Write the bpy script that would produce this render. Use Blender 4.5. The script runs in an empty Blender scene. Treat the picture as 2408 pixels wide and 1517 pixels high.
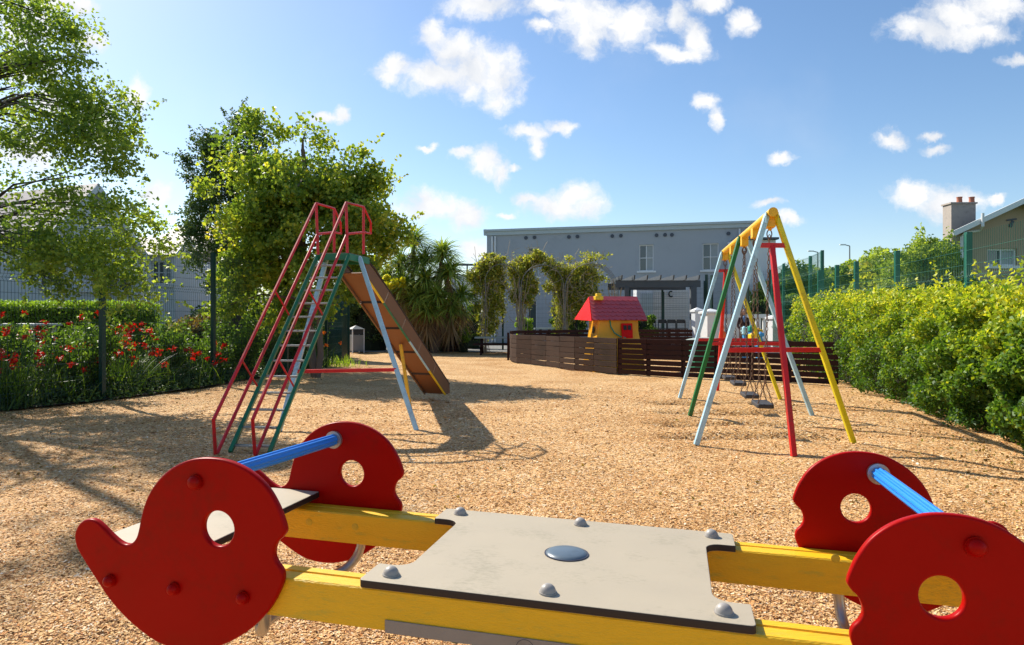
import bpy, bmesh, math, random
import numpy as np
from mathutils import Vector, Matrix
R = math.radians
C = bpy.context.scene.collection
rng = np.random.default_rng(7)
random.seed(7)
F, CX, HZ, CAMZ = 1605.0, 1204.0, 757.0, 1.2
def gnd(u, v, z=0.0):
    Y = (CAMZ - z) * F / (v - HZ); return Vector(((u - CX) / F * Y, Y, z))
def at(u, v, Y):
    return Vector(((u - CX) / F * Y, Y, CAMZ - (v - HZ) / F * Y))

# ------------------------------------------------------------------ materials
def nt(m):
    m.use_nodes = True; t = m.node_tree; t.nodes.clear(); return t
def N(t, typ, **kw):
    n = t.nodes.new(typ)
    for k, v in kw.items():
        if k in ('inp',):
            for a, b in v.items(): n.inputs[a].default_value = b
        else: setattr(n, k, v)
    return n
def ramp(t, stops, fac):
    r = N(t, 'ShaderNodeValToRGB')
    e = r.color_ramp.elements
    while len(e) < len(stops): e.new(0.5)
    for i, (p, c) in enumerate(stops):
        e[i].position = p; e[i].color = (*c, 1)
    t.links.new(fac, r.inputs['Fac']); return r.outputs['Color']
def mat(name, col, rough=0.5, metal=0.0, var=0.15, vscale=6.0, bump=0.0, bscale=60.0, col2=None, c2amt=0.5, spec=0.5, stretch=(1,1,1), coat=0.0, dirt=0.0, dcol=(.05, .045, .03), dscale=35):
    m = bpy.data.materials.new(name); t = nt(m)
    out = N(t, 'ShaderNodeOutputMaterial'); p = N(t, 'ShaderNodeBsdfPrincipled')
    p.inputs['Roughness'].default_value = rough; p.inputs['Metallic'].default_value = metal
    p.inputs['Specular IOR Level'].default_value = spec
    p.inputs['Coat Weight'].default_value = coat
    tc = N(t, 'ShaderNodeTexCoord'); mp = N(t, 'ShaderNodeMapping'); mp.inputs['Scale'].default_value = stretch
    t.links.new(tc.outputs['Object'], mp.inputs['Vector'])
    n = N(t, 'ShaderNodeTexNoise'); n.inputs['Scale'].default_value = vscale; n.inputs['Detail'].default_value = 7; n.inputs['Roughness'].default_value = 0.65
    t.links.new(mp.outputs[0], n.inputs['Vector'])
    c2 = col2 if col2 else tuple(c * (1 - 2 * var) for c in col)
    hi = tuple(min(1, c * (1 + var)) for c in col)
    lo = 0.5 - 0.28 * c2amt
    colr = ramp(t, [(max(0.0, lo - 0.12), c2), (lo + 0.06, col), (0.75, hi)], n.outputs['Fac'])
    if dirt:
        da = N(t, 'ShaderNodeTexNoise'); da.inputs['Scale'].default_value = dscale; da.inputs['Detail'].default_value = 9; da.inputs['Roughness'].default_value = .75; t.links.new(mp.outputs[0], da.inputs['Vector'])
        db = N(t, 'ShaderNodeTexNoise'); db.inputs['Scale'].default_value = dscale / 9; db.inputs['Detail'].default_value = 3; t.links.new(tc.outputs['Object'], db.inputs['Vector'])
        dm = N(t, 'ShaderNodeMath', operation='MULTIPLY'); t.links.new(da.outputs['Fac'], dm.inputs[0]); t.links.new(db.outputs['Fac'], dm.inputs[1])
        dr = N(t, 'ShaderNodeMapRange'); dr.inputs['From Min'].default_value = .27; dr.inputs['From Max'].default_value = .40; dr.inputs['To Max'].default_value = dirt; t.links.new(dm.outputs[0], dr.inputs['Value'])
        dx = N(t, 'ShaderNodeMix', data_type='RGBA'); t.links.new(dr.outputs[0], dx.inputs['Factor']); t.links.new(colr, dx.inputs['A']); dx.inputs['B'].default_value = (*dcol, 1); colr = dx.outputs['Result']
    t.links.new(colr, p.inputs['Base Color'])
    rr = N(t, 'ShaderNodeMapRange'); rr.inputs['To Min'].default_value = max(0.02, rough - 0.1); rr.inputs['To Max'].default_value = min(1, rough + 0.15)
    t.links.new(n.outputs['Fac'], rr.inputs['Value']); t.links.new(rr.outputs[0], p.inputs['Roughness'])
    if bump:
        b = N(t, 'ShaderNodeTexNoise'); b.inputs['Scale'].default_value = bscale; b.inputs['Detail'].default_value = 5
        t.links.new(mp.outputs[0], b.inputs['Vector'])
        bp = N(t, 'ShaderNodeBump'); bp.inputs['Strength'].default_value = bump; bp.inputs['Distance'].default_value = 0.01
        t.links.new(b.outputs['Fac'], bp.inputs['Height']); t.links.new(bp.outputs[0], p.inputs['Normal'])
    t.links.new(p.outputs[0], out.inputs[0]); return m
LG = 1.55
def leafmat(name, stops, transl=0.45, rough=0.5, spec=0.35):
    m = bpy.data.materials.new(name); t = nt(m)
    out = N(t, 'ShaderNodeOutputMaterial'); p = N(t, 'ShaderNodeBsdfPrincipled')
    p.inputs['Roughness'].default_value = rough; p.inputs['Specular IOR Level'].default_value = spec
    a = N(t, 'ShaderNodeAttribute', attribute_name='rnd')
    if name.endswith('leaf') and not name.startswith(('shrub', 'strap')): stops = [(q, tuple(min(.8, c * LG) for c in k)) for q, k in stops]
    col = ramp(t, stops, a.outputs['Fac'])
    t.links.new(col, p.inputs['Base Color'])
    tr = N(t, 'ShaderNodeBsdfTranslucent')
    g = N(t, 'ShaderNodeMix', data_type='RGBA', blend_type='MULTIPLY'); g.inputs['Factor'].default_value = 1
    g.inputs['B'].default_value = (1.6, 1.55, 0.6, 1)
    t.links.new(col, g.inputs['A']); t.links.new(g.outputs['Result'], tr.inputs['Color'])
    mx = N(t, 'ShaderNodeMixShader'); mx.inputs[0].default_value = transl
    t.links.new(p.outputs[0], mx.inputs[1]); t.links.new(tr.outputs[0], mx.inputs[2])
    t.links.new(mx.outputs[0], out.inputs[0]); return m

M = {}
M['red'] = mat('red_hdpe', (.36, .002, .001), .33, spec=.10, var=.08, vscale=4, bump=.04, bscale=9, c2amt=.4, col2=(.33, .006, .002), dirt=.35, dcol=(.16, .012, .006), dscale=30)
M['blue_bar'] = mat('blue_bar', (.012, .22, .72), .35, var=.1)
M['yellow'] = mat('yellow_beam', (.84, .47, .006), .5, var=.07, vscale=3.0, col2=(.58, .42, .03), c2amt=.42, bump=.35, bscale=22, stretch=(1.2, 14, 14), dirt=.55, dcol=(.30, .24, .03), dscale=14)
M['yellow_plug'] = mat('yellow_plug', (.62, .40, .02), .6, var=.2, vscale=60)
M['board'] = mat('grey_board', (.41, .345, .25), .62, var=.06, vscale=4, col2=(.31, .28, .19), c2amt=.75, bump=.05, bscale=120, stretch=(1, 1.8, 1), dirt=.38, dcol=(.20, .185, .12), dscale=60)
M['board_edge'] = mat('board_edge', (.025, .014, .011), .6)
M['bolt'] = mat('bolt_grey', (.33, .30, .27), .45, var=.12, vscale=30)
M['disc'] = mat('disc_blue', (.10, .135, .17), .3, var=.2, vscale=12)
M['steel'] = mat('steel', (.42, .39, .36), .35, metal=.75, var=.15, vscale=15)
M['plate'] = mat('plate_grey', (.27, .23, .20), .5, var=.12, vscale=14, bump=.1)
M['green_dark'] = mat('dark_green', (.01, .06, .02), .5)
M['engrave'] = mat('engraving', (.03, .035, .06), .6)
M['rail_red'] = mat('rail_red', (.58, .012, .020), .42, var=.15, vscale=14, col2=(.38, .03, .035), c2amt=.6, dirt=0.6, dcol=(.10, .06, .035), dscale=30)
M['sw_red'] = mat('swing_red', (.62, .008, .01), .4, var=.08, dirt=0.35, dcol=(.10, .06, .035), dscale=30)
M['sl_green'] = mat('slide_green', (.012, .17, .075), .42, var=.15, vscale=12, col2=(.02, .10, .05), dirt=0.5, dcol=(.10, .06, .035), dscale=30)
M['sw_green'] = mat('swing_green', (.006, .16, .03), .42, dirt=0.4, dcol=(.10, .06, .035), dscale=30)
M['pale_blue'] = mat('pale_blue', (.40, .62, .73), .42, var=.1, vscale=9, col2=(.30, .46, .52), c2amt=.45, dirt=0.4, dcol=(.10, .06, .035), dscale=30)
M['sw_yellow'] = mat('swing_yellow', (.74, .62, .01), .4, var=.08, dirt=0.35, dcol=(.10, .06, .035), dscale=30)
M['sw_orange'] = mat('swing_orange', (.86, .46, .01), .4, var=.1, vscale=16, col2=(.6, .25, .01), dirt=0.45, dcol=(.10, .06, .035), dscale=30)
M['rust'] = mat('rusty_chain', (.13, .075, .05), .7, metal=.3, var=.3, vscale=40, col2=(.25, .10, .04))
M['rubber'] = mat('rubber', (.035, .033, .036), .6, var=.2)
M['rung'] = mat('rung_steel', (.33, .34, .33), .4, metal=.6, var=.2)
M['ply'] = mat('plywood', (.20, .075, .026), .55, var=.2, vscale=3, col2=(.11, .04, .018), c2amt=.9)
M['ply_side'] = mat('plywood_side', (.18, .088, .042), .6, var=.2, vscale=3, col2=(.16, .08, .045), c2amt=.7)
M['dark_joint'] = mat('dark_joint', (.035, .02, .015), .7)
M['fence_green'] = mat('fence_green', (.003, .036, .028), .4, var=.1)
M['fence_green_lit'] = mat('fence_green_sunlit', (.006, .11, .07), .4, var=.1)  # brighter copy of the fence green, with sunlight put into the colour
M['wood_grey'] = mat('weathered_wood', (.052, .030, .021), .8, spec=.15, var=.3, vscale=2.6, col2=(.035, .022, .018), c2amt=1.0, bump=.4, bscale=30, stretch=(1, 1, 7), dirt=0.7, dcol=(.02,.015,.012), dscale=9)
M['wood_dark'] = mat('stained_wood', (.034, .011, .009), .65, spec=.2, var=.3, vscale=5, bump=.3, bscale=30, stretch=(1, 1, 7), dirt=0.7, dcol=(.02,.015,.012), dscale=9)
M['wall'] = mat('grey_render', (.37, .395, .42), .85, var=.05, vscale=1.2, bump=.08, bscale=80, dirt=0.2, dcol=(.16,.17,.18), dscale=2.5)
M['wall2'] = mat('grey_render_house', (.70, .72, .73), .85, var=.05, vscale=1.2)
M['cornice'] = mat('cornice', (.46, .52, .53), .7, var=.05)
M['white'] = mat('white_paint', (.72, .73, .73), .5, var=.04)
M['shutter'] = mat('white_shutter', (.66, .68, .70), .6, var=.06)
M['glass'] = mat('window_glass', (.055, .07, .08), .06, var=.3, vscale=1.5, spec=.9)
M['curtain'] = mat('blind', (.35, .38, .38), .7, var=.1)
M['tan'] = mat('tan_render', (.42, .31, .21), .9, var=.08, vscale=1.5)
M['roof_pink'] = mat('roof_slate', (.36, .30, .28), .55, var=.15, vscale=2, col2=(.27, .22, .21), bump=.4, bscale=8, stretch=(1, 1, 4))
M['chimney_render'] = mat('chimney_render', (.40, .345, .30), .85)
M['slate'] = mat('dark_slate', (.06, .07, .09), .5, var=.15)
M['terracotta'] = mat('terracotta', (.42, .15, .09), .8)
M['pergola'] = mat('pergola_paint', (.062, .075, .09), .6, var=.12)
M['bark'] = mat('bark', (.15, .105, .08), .9, var=.3, vscale=12, col2=(.06, .042, .035), c2amt=.8, bump=.8, bscale=30, stretch=(1, 1, .35))
M['bark_dark'] = mat('bark_dark', (.05, .04, .03), .9, var=.3, vscale=12)
M['twig'] = mat('vine_twig', (.38, .31, .21), .85, var=.25, vscale=12)
M['core'] = mat('hedge_core', (.012, .018, .006), 1.0)
M['hroof_red'] = mat('toyroof_red', (.85, .004, .004), .4, var=.05, spec=.15)
M['hroof_maroon'] = mat('toyroof_maroon', (.52, .075, .085), .36, var=.12, vscale=8, dirt=0.35, dcol=(.2,.06,.07), dscale=16)
M['htoy_yellow'] = mat('toy_yellow', (.86, .40, .008), .35, var=.1, vscale=5, col2=(.82, .27, .01), dirt=0.4, dcol=(.45,.2,.02), dscale=14)
M['htoy_bright'] = mat('toy_bright_yellow', (.85, .55, .01), .35)
M['soil'] = mat('soil', (.045, .03, .02), .95, var=.3, vscale=9, bump=.6, bscale=14)
M['lawn'] = mat('lawn', (.055, .10, .025), .95, var=.3, vscale=3, bump=.3, bscale=50)
M['paving'] = mat('paving', (.20, .19, .175), .9, var=.15, vscale=2)
M['bin'] = mat('bin_grey', (.20, .21, .21), .55, var=.12)
M['black'] = mat('black', (.012, .012, .013), .5)
M['table_pale'] = mat('pale_table', (.30, .36, .32), .5, var=.1)
M['skin'] = mat('skin', (.55, .30, .21), .5, var=.04)
M['hair'] = mat('brown_hair', (.07, .028, .014), .6)
M['jacket'] = mat('maroon_jacket', (.035, .012, .014), .75)
M['top_blue'] = mat('blue_scarf', (.12, .22, .42), .7)
M['orange_coat'] = mat('orange_coat', (.85, .13, .03), .6)
M['red_hat'] = mat('red_hat', (.62, .01, .02), .6)
M['toy_green'] = mat('toy_green', (.03, .30, .18), .4)
M['toy_blue'] = mat('toy_blue', (.05, .30, .62), .4)
M['toy_cyan'] = mat('toy_cyan', (.35, .62, .72), .4)
M['petal'] = leafmat('red_petal', [(0, (.35, .004, .004)), (.7, (.58, .008, .006)), (1, (.75, .04, .01))], .3)
M['petal_orange'] = leafmat('orange_petal', [(0, (.8, .10, .01)), (1, (.9, .3, .02))], .35)
M['lf_birch'] = leafmat('birch_leaf', [(0, (.06, .11, .022)), (.5, (.13, .19, .035)), (1, (.28, .33, .06))], .5)
M['lf_maple'] = leafmat('maple_leaf', [(0, (.06, .11, .02)), (.45, (.14, .20, .035)), (.85, (.30, .32, .045)), (1, (.42, .33, .05))], .5)
M['lf_dark'] = leafmat('dark_leaf', [(0, (.025, .05, .016)), (1, (.10, .15, .045))], .25)
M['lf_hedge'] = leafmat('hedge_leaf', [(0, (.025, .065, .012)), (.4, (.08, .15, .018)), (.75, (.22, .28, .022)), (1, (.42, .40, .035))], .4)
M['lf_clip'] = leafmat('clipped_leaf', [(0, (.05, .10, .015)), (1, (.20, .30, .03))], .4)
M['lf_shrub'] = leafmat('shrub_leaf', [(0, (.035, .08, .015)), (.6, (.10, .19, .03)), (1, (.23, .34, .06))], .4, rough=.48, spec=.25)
M['lf_strap'] = leafmat('strap_leaf', [(0, (.02, .05, .01)), (.7, (.06, .12, .02)), (1, (.14, .20, .03))], .35)
M['lf_palm'] = leafmat('cordyline_leaf', [(0, (.06, .11, .02)), (.5, (.15, .22, .04)), (1, (.32, .36, .07))], .3, rough=.4)
M['lf_dead'] = leafmat('dry_leaf', [(0, (.13, .08, .04)), (1, (.30, .21, .11))], .25)
M['lf_vine'] = leafmat('vine_leaf', [(0, (.09, .12, .02)), (.6, (.23, .25, .04)), (1, (.42, .38, .07))], .4)
M['lf_yellow'] = leafmat('yellow_leaf', [(0, (.30, .30, .02)), (1, (.60, .48, .03))], .4)
M['lf_brown'] = leafmat('brown_leaf', [(0, (.08, .05, .02)), (.6, (.17, .11, .04)), (1, (.16, .17, .04))], .3)
M['lf_lime'] = leafmat('lime_leaf', [(0, (.12, .20, .02)), (1, (.30, .42, .04))], .45)

# chips
def chips_ground_mat():
    m = bpy.data.materials.new('bark_chips'); t = nt(m)
    out = N(t, 'ShaderNodeOutputMaterial'); p = N(t, 'ShaderNodeBsdfPrincipled'); p.inputs['Roughness'].default_value = .85
    p.inputs['Specular IOR Level'].default_value = .2
    tc = N(t, 'ShaderNodeTexCoord')
    n1 = N(t, 'ShaderNodeTexNoise', inp={'Scale': 4.0, 'Detail': 3.0}); t.links.new(tc.outputs['Object'], n1.inputs['Vector'])
    mx = N(t, 'ShaderNodeMix', data_type='VECTOR'); mx.inputs['Factor'].default_value = .035
    t.links.new(tc.outputs['Object'], mx.inputs['A']); t.links.new(n1.outputs['Color'], mx.inputs['B'])
    v = N(t, 'ShaderNodeTexVoronoi', inp={'Scale': 62.0}); t.links.new(mx.outputs['Result'], v.inputs['Vector'])
    sep = N(t, 'ShaderNodeSeparateColor'); t.links.new(v.outputs['Color'], sep.inputs[0])
    col = ramp(t, [(0, (.26, .12, .04)), (.2, (.50, .27, .09)), (.6, (.71, .43, .185)), (.85, (.79, .54, .28)), (1, (.74, .60, .42))], sep.outputs[0])
    n2 = N(t, 'ShaderNodeTexNoise', inp={'Scale': .9, 'Detail': 6.0}); t.links.new(tc.outputs['Object'], n2.inputs['Vector'])
    tint = ramp(t, [(.3, (.78, .68, .56)), (.6, (1, 1, 1))], n2.outputs['Fac'])
    mu = N(t, 'ShaderNodeMix', data_type='RGBA', blend_type='MULTIPLY'); mu.inputs['Factor'].default_value = 1
    t.links.new(col, mu.inputs['A']); t.links.new(tint, mu.inputs['B']); t.links.new(mu.outputs['Result'], p.inputs['Base Color'])
    b1 = N(t, 'ShaderNodeBump', inp={'Strength': .9, 'Distance': .012}); t.links.new(sep.outputs[1], b1.inputs['Height'])
    n3 = N(t, 'ShaderNodeTexNoise', inp={'Scale': 14.0, 'Detail': 6.0}); t.links.new(tc.outputs['Object'], n3.inputs['Vector'])
    b2 = N(t, 'ShaderNodeBump', inp={'Strength': .6, 'Distance': .05}); t.links.new(n3.outputs['Fac'], b2.inputs['Height'])
    t.links.new(b1.outputs[0], b2.inputs['Normal']); t.links.new(b2.outputs[0], p.inputs['Normal'])
    t.links.new(p.outputs[0], out.inputs[0]); return m
M['chips'] = chips_ground_mat()
def chip_mat():
    m = bpy.data.materials.new('loose_chip'); t = nt(m)
    out = N(t, 'ShaderNodeOutputMaterial'); p = N(t, 'ShaderNodeBsdfPrincipled'); p.inputs['Roughness'].default_value = .8
    p.inputs['Specular IOR Level'].default_value = .2
    a = N(t, 'ShaderNodeAttribute', attribute_name='rnd')
    col = ramp(t, [(0, (.14, .06, .02)), (.14, (.40, .18, .06)), (.28, (.65, .37, .135)), (.58, (.76, .465, .195)), (.80, (.85, .59, .32)), (.88, (.72, .28, .07)), (.94, (.84, .64, .38)), (1, (.88, .76, .58))], a.outputs['Fac'])
    t.links.new(col, p.inputs['Base Color']); t.links.new(p.outputs[0], out.inputs[0]); return m
M['chip'] = chip_mat()

# ------------------------------------------------------------------ object helpers
def wloc(o):
    v = Vector((0, 0, 0))
    while o is not None: v = v + o.location; o = o.parent
    return v
def tag(o, label=None, cat=None, group=None, kind=None):
    if label: o['label'] = label
    if cat: o['category'] = cat
    if group: o['group'] = group
    if kind: o['kind'] = kind
    return o
def thing(name, loc, label, cat, group=None):
    o = bpy.data.objects.new(name, None); o.empty_display_size = .2; C.objects.link(o); o.location = loc
    return tag(o, label, cat, group)
def link(name, me, m, parent=None, loc=None):
    o = bpy.data.objects.new(name, me); C.objects.link(o)
    if m is not None and not me.materials: me.materials.append(m)
    if parent is not None: o.parent = parent
    if loc is not None: o.location = loc
    return o
class MB:
    def __init__(s, X=None): s.v = []; s.f = []; s.X = X
    def add(s, vs, fs):
        n = len(s.v); s.v += [Vector(p) for p in vs]; s.f += [tuple(i + n for i in f) for f in fs]; return s
    def box(s, c, size, rz=0, ry=0, rx=0):
        m = Matrix.Rotation(rz, 3, 'Z') @ Matrix.Rotation(ry, 3, 'Y') @ Matrix.Rotation(rx, 3, 'X')
        c = Vector(c); vs = [c + m @ Vector((x * size[0] / 2, y * size[1] / 2, z * size[2] / 2)) for x in (-1, 1) for y in (-1, 1) for z in (-1, 1)]
        return s.add(vs, [(0, 1, 3, 2), (4, 6, 7, 5), (0, 4, 5, 1), (2, 3, 7, 6), (0, 2, 6, 4), (1, 5, 7, 3)])
    def bar(s, a, b, w, h=None, up=(0, 0, 1)):
        a = Vector(a); b = Vector(b); h = h or w; d = (b - a).normalized(); x = d.cross(Vector(up))
        if x.length < 1e-4: x = d.cross(Vector((0, 1, 0)))
        x.normalize(); y = x.cross(d)
        vs = [p + x * sx * w / 2 + y * sy * h / 2 for p in (a, b) for sx, sy in ((-1, -1), (1, -1), (1, 1), (-1, 1))]
        return s.add(vs, [(0, 1, 2, 3), (7, 6, 5, 4), (0, 4, 5, 1), (1, 5, 6, 2), (2, 6, 7, 3), (3, 7, 4, 0)])
    def tube(s, pts, r, n=8, caps=True, closed=False):
        pts = [Vector(p) for p in pts]; k = len(pts); rs = r if isinstance(r, (list, tuple)) else [r] * k
        vs = []; prev = None
        for i, p in enumerate(pts):
            if closed: d = pts[(i + 1) % k] - pts[i - 1]
            else: d = pts[min(i + 1, k - 1)] - pts[max(i - 1, 0)]
            d.normalize()
            if prev is None:
                x = d.cross(Vector((0, 0, 1)))
                if x.length < .05: x = d.cross(Vector((0, 1, 0)))
            else: x = prev - d * prev.dot(d)
            x.normalize(); prev = x; y = d.cross(x)
            for j in range(n):
                a = 2 * math.pi * j / n; vs.append(p + (x * math.cos(a) + y * math.sin(a)) * rs[i])
        fs = []
        for i in range(k if closed else k - 1):
            i2 = (i + 1) % k
            for j in range(n): fs.append((i * n + j, i * n + (j + 1) % n, i2 * n + (j + 1) % n, i2 * n + j))
        if caps and not closed: fs += [tuple(range(n))[::-1], tuple((k - 1) * n + j for j in range(n))]
        return s.add(vs, fs)
    def dome(s, c, r, h, axis=(0, 0, 1), n=14, m=5, flat=0.0):
        c = Vector(c); ax = Vector(axis).normalized(); x = ax.orthogonal().normalized(); y = ax.cross(x)
        vs = []; fs = []
        for i in range(m):
            a = i / m * math.pi / 2
            for j in range(n):
                b = 2 * math.pi * j / n; vs.append(c + (x * math.cos(b) + y * math.sin(b)) * r * math.cos(a) + ax * h * math.sin(a))
        vs.append(c + ax * h); fs = [(i * n + j, i * n + (j + 1) % n, (i + 1) * n + (j + 1) % n, (i + 1) * n + j) for i in range(m - 1) for j in range(n)]
        fs += [((m - 1) * n + j, (m - 1) * n + (j + 1) % n, m * n) for j in range(n)]; fs.append(tuple(range(n))[::-1])
        return s.add(vs, fs)
    def quad(s, *p): return s.add(p, [tuple(range(len(p)))])
    def prism(s, pts, off):
        n = len(pts); off = Vector(off); vs = [Vector(p) for p in pts] + [Vector(p) + off for p in pts]
        fs = [tuple(range(n))[::-1], tuple(range(n, 2 * n))] + [(i, (i + 1) % n, (i + 1) % n + n, i + n) for i in range(n)]
        return s.add(vs, fs)
    def build(s, name, m, parent=None, loc=None, smooth=False, bevel=0, label=None):
        v = [s.X(p) for p in s.v] if s.X else s.v
        o0 = wloc(parent) if parent else (Vector(loc) if loc is not None else Vector((0, 0, 0)))
        me = bpy.data.meshes.new(name); me.from_pydata([p - o0 for p in v], [], s.f)
        bm = bmesh.new(); bm.from_mesh(me); bmesh.ops.recalc_face_normals(bm, faces=bm.faces); bm.to_mesh(me); bm.free()
        if smooth: me.shade_smooth()
        o = link(name, me, m, parent, None if parent else o0)
        if smooth:
            try: me.set_sharp_from_angle(angle=R(40))
            except Exception: pass
        if bevel:
            b = o.modifiers.new('Bevel', 'BEVEL'); b.width = bevel; b.segments = 2; b.limit_method = 'ANGLE'
        if label: o['label'] = label
        return o
def np_mesh(name, V, Fq, m, parent=None, rnd=None, loc=None, smooth=False):
    V = np.asarray(V, np.float64).reshape(-1, 3); Fq = np.asarray(Fq, np.int32)
    o0 = wloc(parent) if parent else (Vector(loc) if loc is not None else Vector((0, 0, 0)))
    V = V - np.array(o0)
    k = Fq.shape[1]; me = bpy.data.meshes.new(name)
    me.vertices.add(len(V)); me.vertices.foreach_set('co', V.ravel())
    me.loops.add(Fq.size); me.loops.foreach_set('vertex_index', Fq.ravel())
    me.polygons.add(len(Fq)); me.polygons.foreach_set('loop_start', np.arange(len(Fq), dtype=np.int32) * k)
    me.update(calc_edges=True)
    if rnd is not None:
        a = me.attributes.new('rnd', 'FLOAT', 'FACE'); a.data.foreach_set('value', np.asarray(rnd, np.float32))
    if smooth: me.shade_smooth()
    return link(name, me, m, parent, None if parent else o0)
def unit(n):
    d = rng.normal(size=(n, 3)); return d / np.linalg.norm(d, axis=1, keepdims=True)
def leaves(name, P, size, m, parent, aspect=.6, up=0.0, rnd=None, fold=.15, droop=0.0):
    n = len(P); P = np.asarray(P); d = unit(n); d[:, 2] = d[:, 2] * (1 - abs(droop)) - droop; d /= np.linalg.norm(d, axis=1, keepdims=True)
    q = unit(n); q[:, 2] += up; w = np.cross(d, q); w /= np.linalg.norm(w, axis=1, keepdims=True) + 1e-9
    nn = np.cross(w, d); L = (size * rng.uniform(.65, 1.3, n))[:, None]
    V = np.stack([P - d * L / 2, P + w * L * aspect / 2 + nn * L * fold, P + d * L / 2, P - w * L * aspect / 2 + nn * L * fold], 1)
    if rnd is None: rnd = rng.random(n)
    return np_mesh(name, V, np.arange(4 * n).reshape(n, 4), m, parent, np.clip(rnd, 0, 1))
def blades(name, B, D, L, W, m, parent, droop=.5, seg=4, rnd=None):
    # B base points, D initial directions, L lengths; arching strap leaves
    B = np.asarray(B); D = np.asarray(D); n = len(B); D = D / np.linalg.norm(D, axis=1, keepdims=True)
    L = np.broadcast_to(L, (n,)); W = np.broadcast_to(W, (n,))
    side = np.cross(D, np.array([0, 0, 1.0])) + rng.normal(size=(n, 3)) * .25; side /= np.linalg.norm(side, axis=1, keepdims=True)
    pts = []; 
    for i in range(seg + 1):
        t = i / seg; c = B + D * (L * t)[:, None]; c[:, 2] -= droop * L * t * t
        w = (W * (1 - t) ** .7 * (.55 + .45 * min(1, t * 4)))[:, None] * .5 + .0008
        pts.append(np.stack([c - side * w, c + side * w], 1))
    V = np.stack(pts, 1).reshape(n, -1, 3); nv = 2 * (seg + 1)
    f = np.array([[2 * i, 2 * i + 1, 2 * i + 3, 2 * i + 2] for i in range(seg)])
    Fq = (np.arange(n)[:, None, None] * nv + f[None]).reshape(-1, 4)
    if rnd is None: rnd = rng.random(n)
    return np_mesh(name, V.reshape(-1, 3), Fq, m, parent, np.repeat(np.clip(rnd, 0, 1), seg))
def catmull(P, k=5):
    out = []; n = len(P)
    for i in range(n):
        p0, p1, p2, p3 = (Vector(P[(i + j) % n]) for j in (-1, 0, 1, 2))
        for j in range(k):
            t = j / k
            out.append(.5 * ((2 * p1) + (-p0 + p2) * t + (2 * p0 - 5 * p1 + 4 * p2 - p3) * t * t + (-p0 + 3 * p1 - 3 * p2 + p3) * t ** 3))
    return out
def flat_shape(name, loops, thick, bevel, m, parent, xf):
    """rounded-edge sheet from 2D loops (first outer, then holes); xf maps (x,y,n) to world"""
    cu = bpy.data.curves.new('tmp', 'CURVE'); cu.dimensions = '2D'; cu.fill_mode = 'BOTH'; cu.extrude = thick / 2 - bevel; cu.bevel_depth = bevel; cu.bevel_resolution = 2; cu.offset = -bevel
    for lp in loops:
        sp = cu.splines.new('POLY'); sp.points.add(len(lp) - 1)
        for i, p in enumerate(lp): sp.points[i].co = (p[0], p[1], 0, 1)
        sp.use_cyclic_u = True
    o = bpy.data.objects.new('tmp', cu); C.objects.link(o)
    dg = bpy.context.evaluated_depsgraph_get(); me = bpy.data.meshes.new_from_object(o.evaluated_get(dg)); me.materials.clear()
    bpy.data.objects.remove(o); bpy.data.curves.remove(cu)
    o0 = wloc(parent)
    for v in me.vertices: v.co = xf(v.co) - o0
    bm = bmesh.new(); bm.from_mesh(me); bmesh.ops.remove_doubles(bm, verts=bm.verts, dist=1e-5); bmesh.ops.recalc_face_normals(bm, faces=bm.faces); bm.to_mesh(me); bm.free()
    me.shade_smooth(); ax = (xf(Vector((0, 0, 1))) - xf(Vector((0, 0, 0)))).normalized()
    for pl in me.polygons:
        if abs(pl.normal.dot(ax)) > .985: pl.use_smooth = False
    me.name = name
    return link(name, me, m, parent)

# ------------------------------------------------------------------ sun, sky, camera
SUN = Vector((-.82, .80, 1.0)).normalized()
sl = bpy.data.lights.new('sun', 'SUN'); sl.energy = 4.9; sl.angle = R(.55); sl.color = (1, .94, .82)
so = bpy.data.objects.new('sun', sl); C.objects.link(so); so.rotation_euler = SUN.to_track_quat('Z', 'Y').to_euler(); so.location = (-20, 20, 30)
W = bpy.data.worlds.new('World'); bpy.context.scene.world = W; W.use_nodes = True; t = W.node_tree; t.nodes.clear()
SKYS = .110
sky = N(t, 'ShaderNodeTexSky', sky_type='NISHITA', sun_disc=False); sky.sun_elevation = math.asin(SUN.z); sky.sun_rotation = math.atan2(SUN.x, SUN.y)
sky.air_density = 1.0; sky.dust_density = .55; sky.ozone_density = 1.6; sky.altitude = 50
tc = N(t, 'ShaderNodeTexCoord'); sx = N(t, 'ShaderNodeSeparateXYZ'); t.links.new(tc.outputs['Generated'], sx.inputs[0])
def mth(op, a, b=None, c=None, clamp=False):
    n = N(t, 'ShaderNodeMath', operation=op); n.use_clamp = clamp
    for i, x in enumerate((a, b, c)):
        if x is None: continue
        if isinstance(x, (int, float)): n.inputs[i].default_value = x
        else: t.links.new(x, n.inputs[i])
    return n.outputs[0]
ay = mth('MAXIMUM', mth('ABSOLUTE', sx.outputs[1]), .02)
cb = N(t, 'ShaderNodeCombineXYZ'); t.links.new(mth('DIVIDE', sx.outputs[0], ay), cb.inputs[0]); t.links.new(mth('DIVIDE', sx.outputs[2], ay), cb.inputs[1])
nz = N(t, 'ShaderNodeTexNoise', inp={'Scale': 9.0, 'Detail': 8.0, 'Roughness': .62}); t.links.new(cb.outputs[0], nz.inputs['Vector'])
wv = N(t, 'ShaderNodeVectorMath', operation='MULTIPLY_ADD'); wv.inputs[1].default_value = (.05, .05, 0); t.links.new(nz.outputs['Color'], wv.inputs[0]); 
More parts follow.
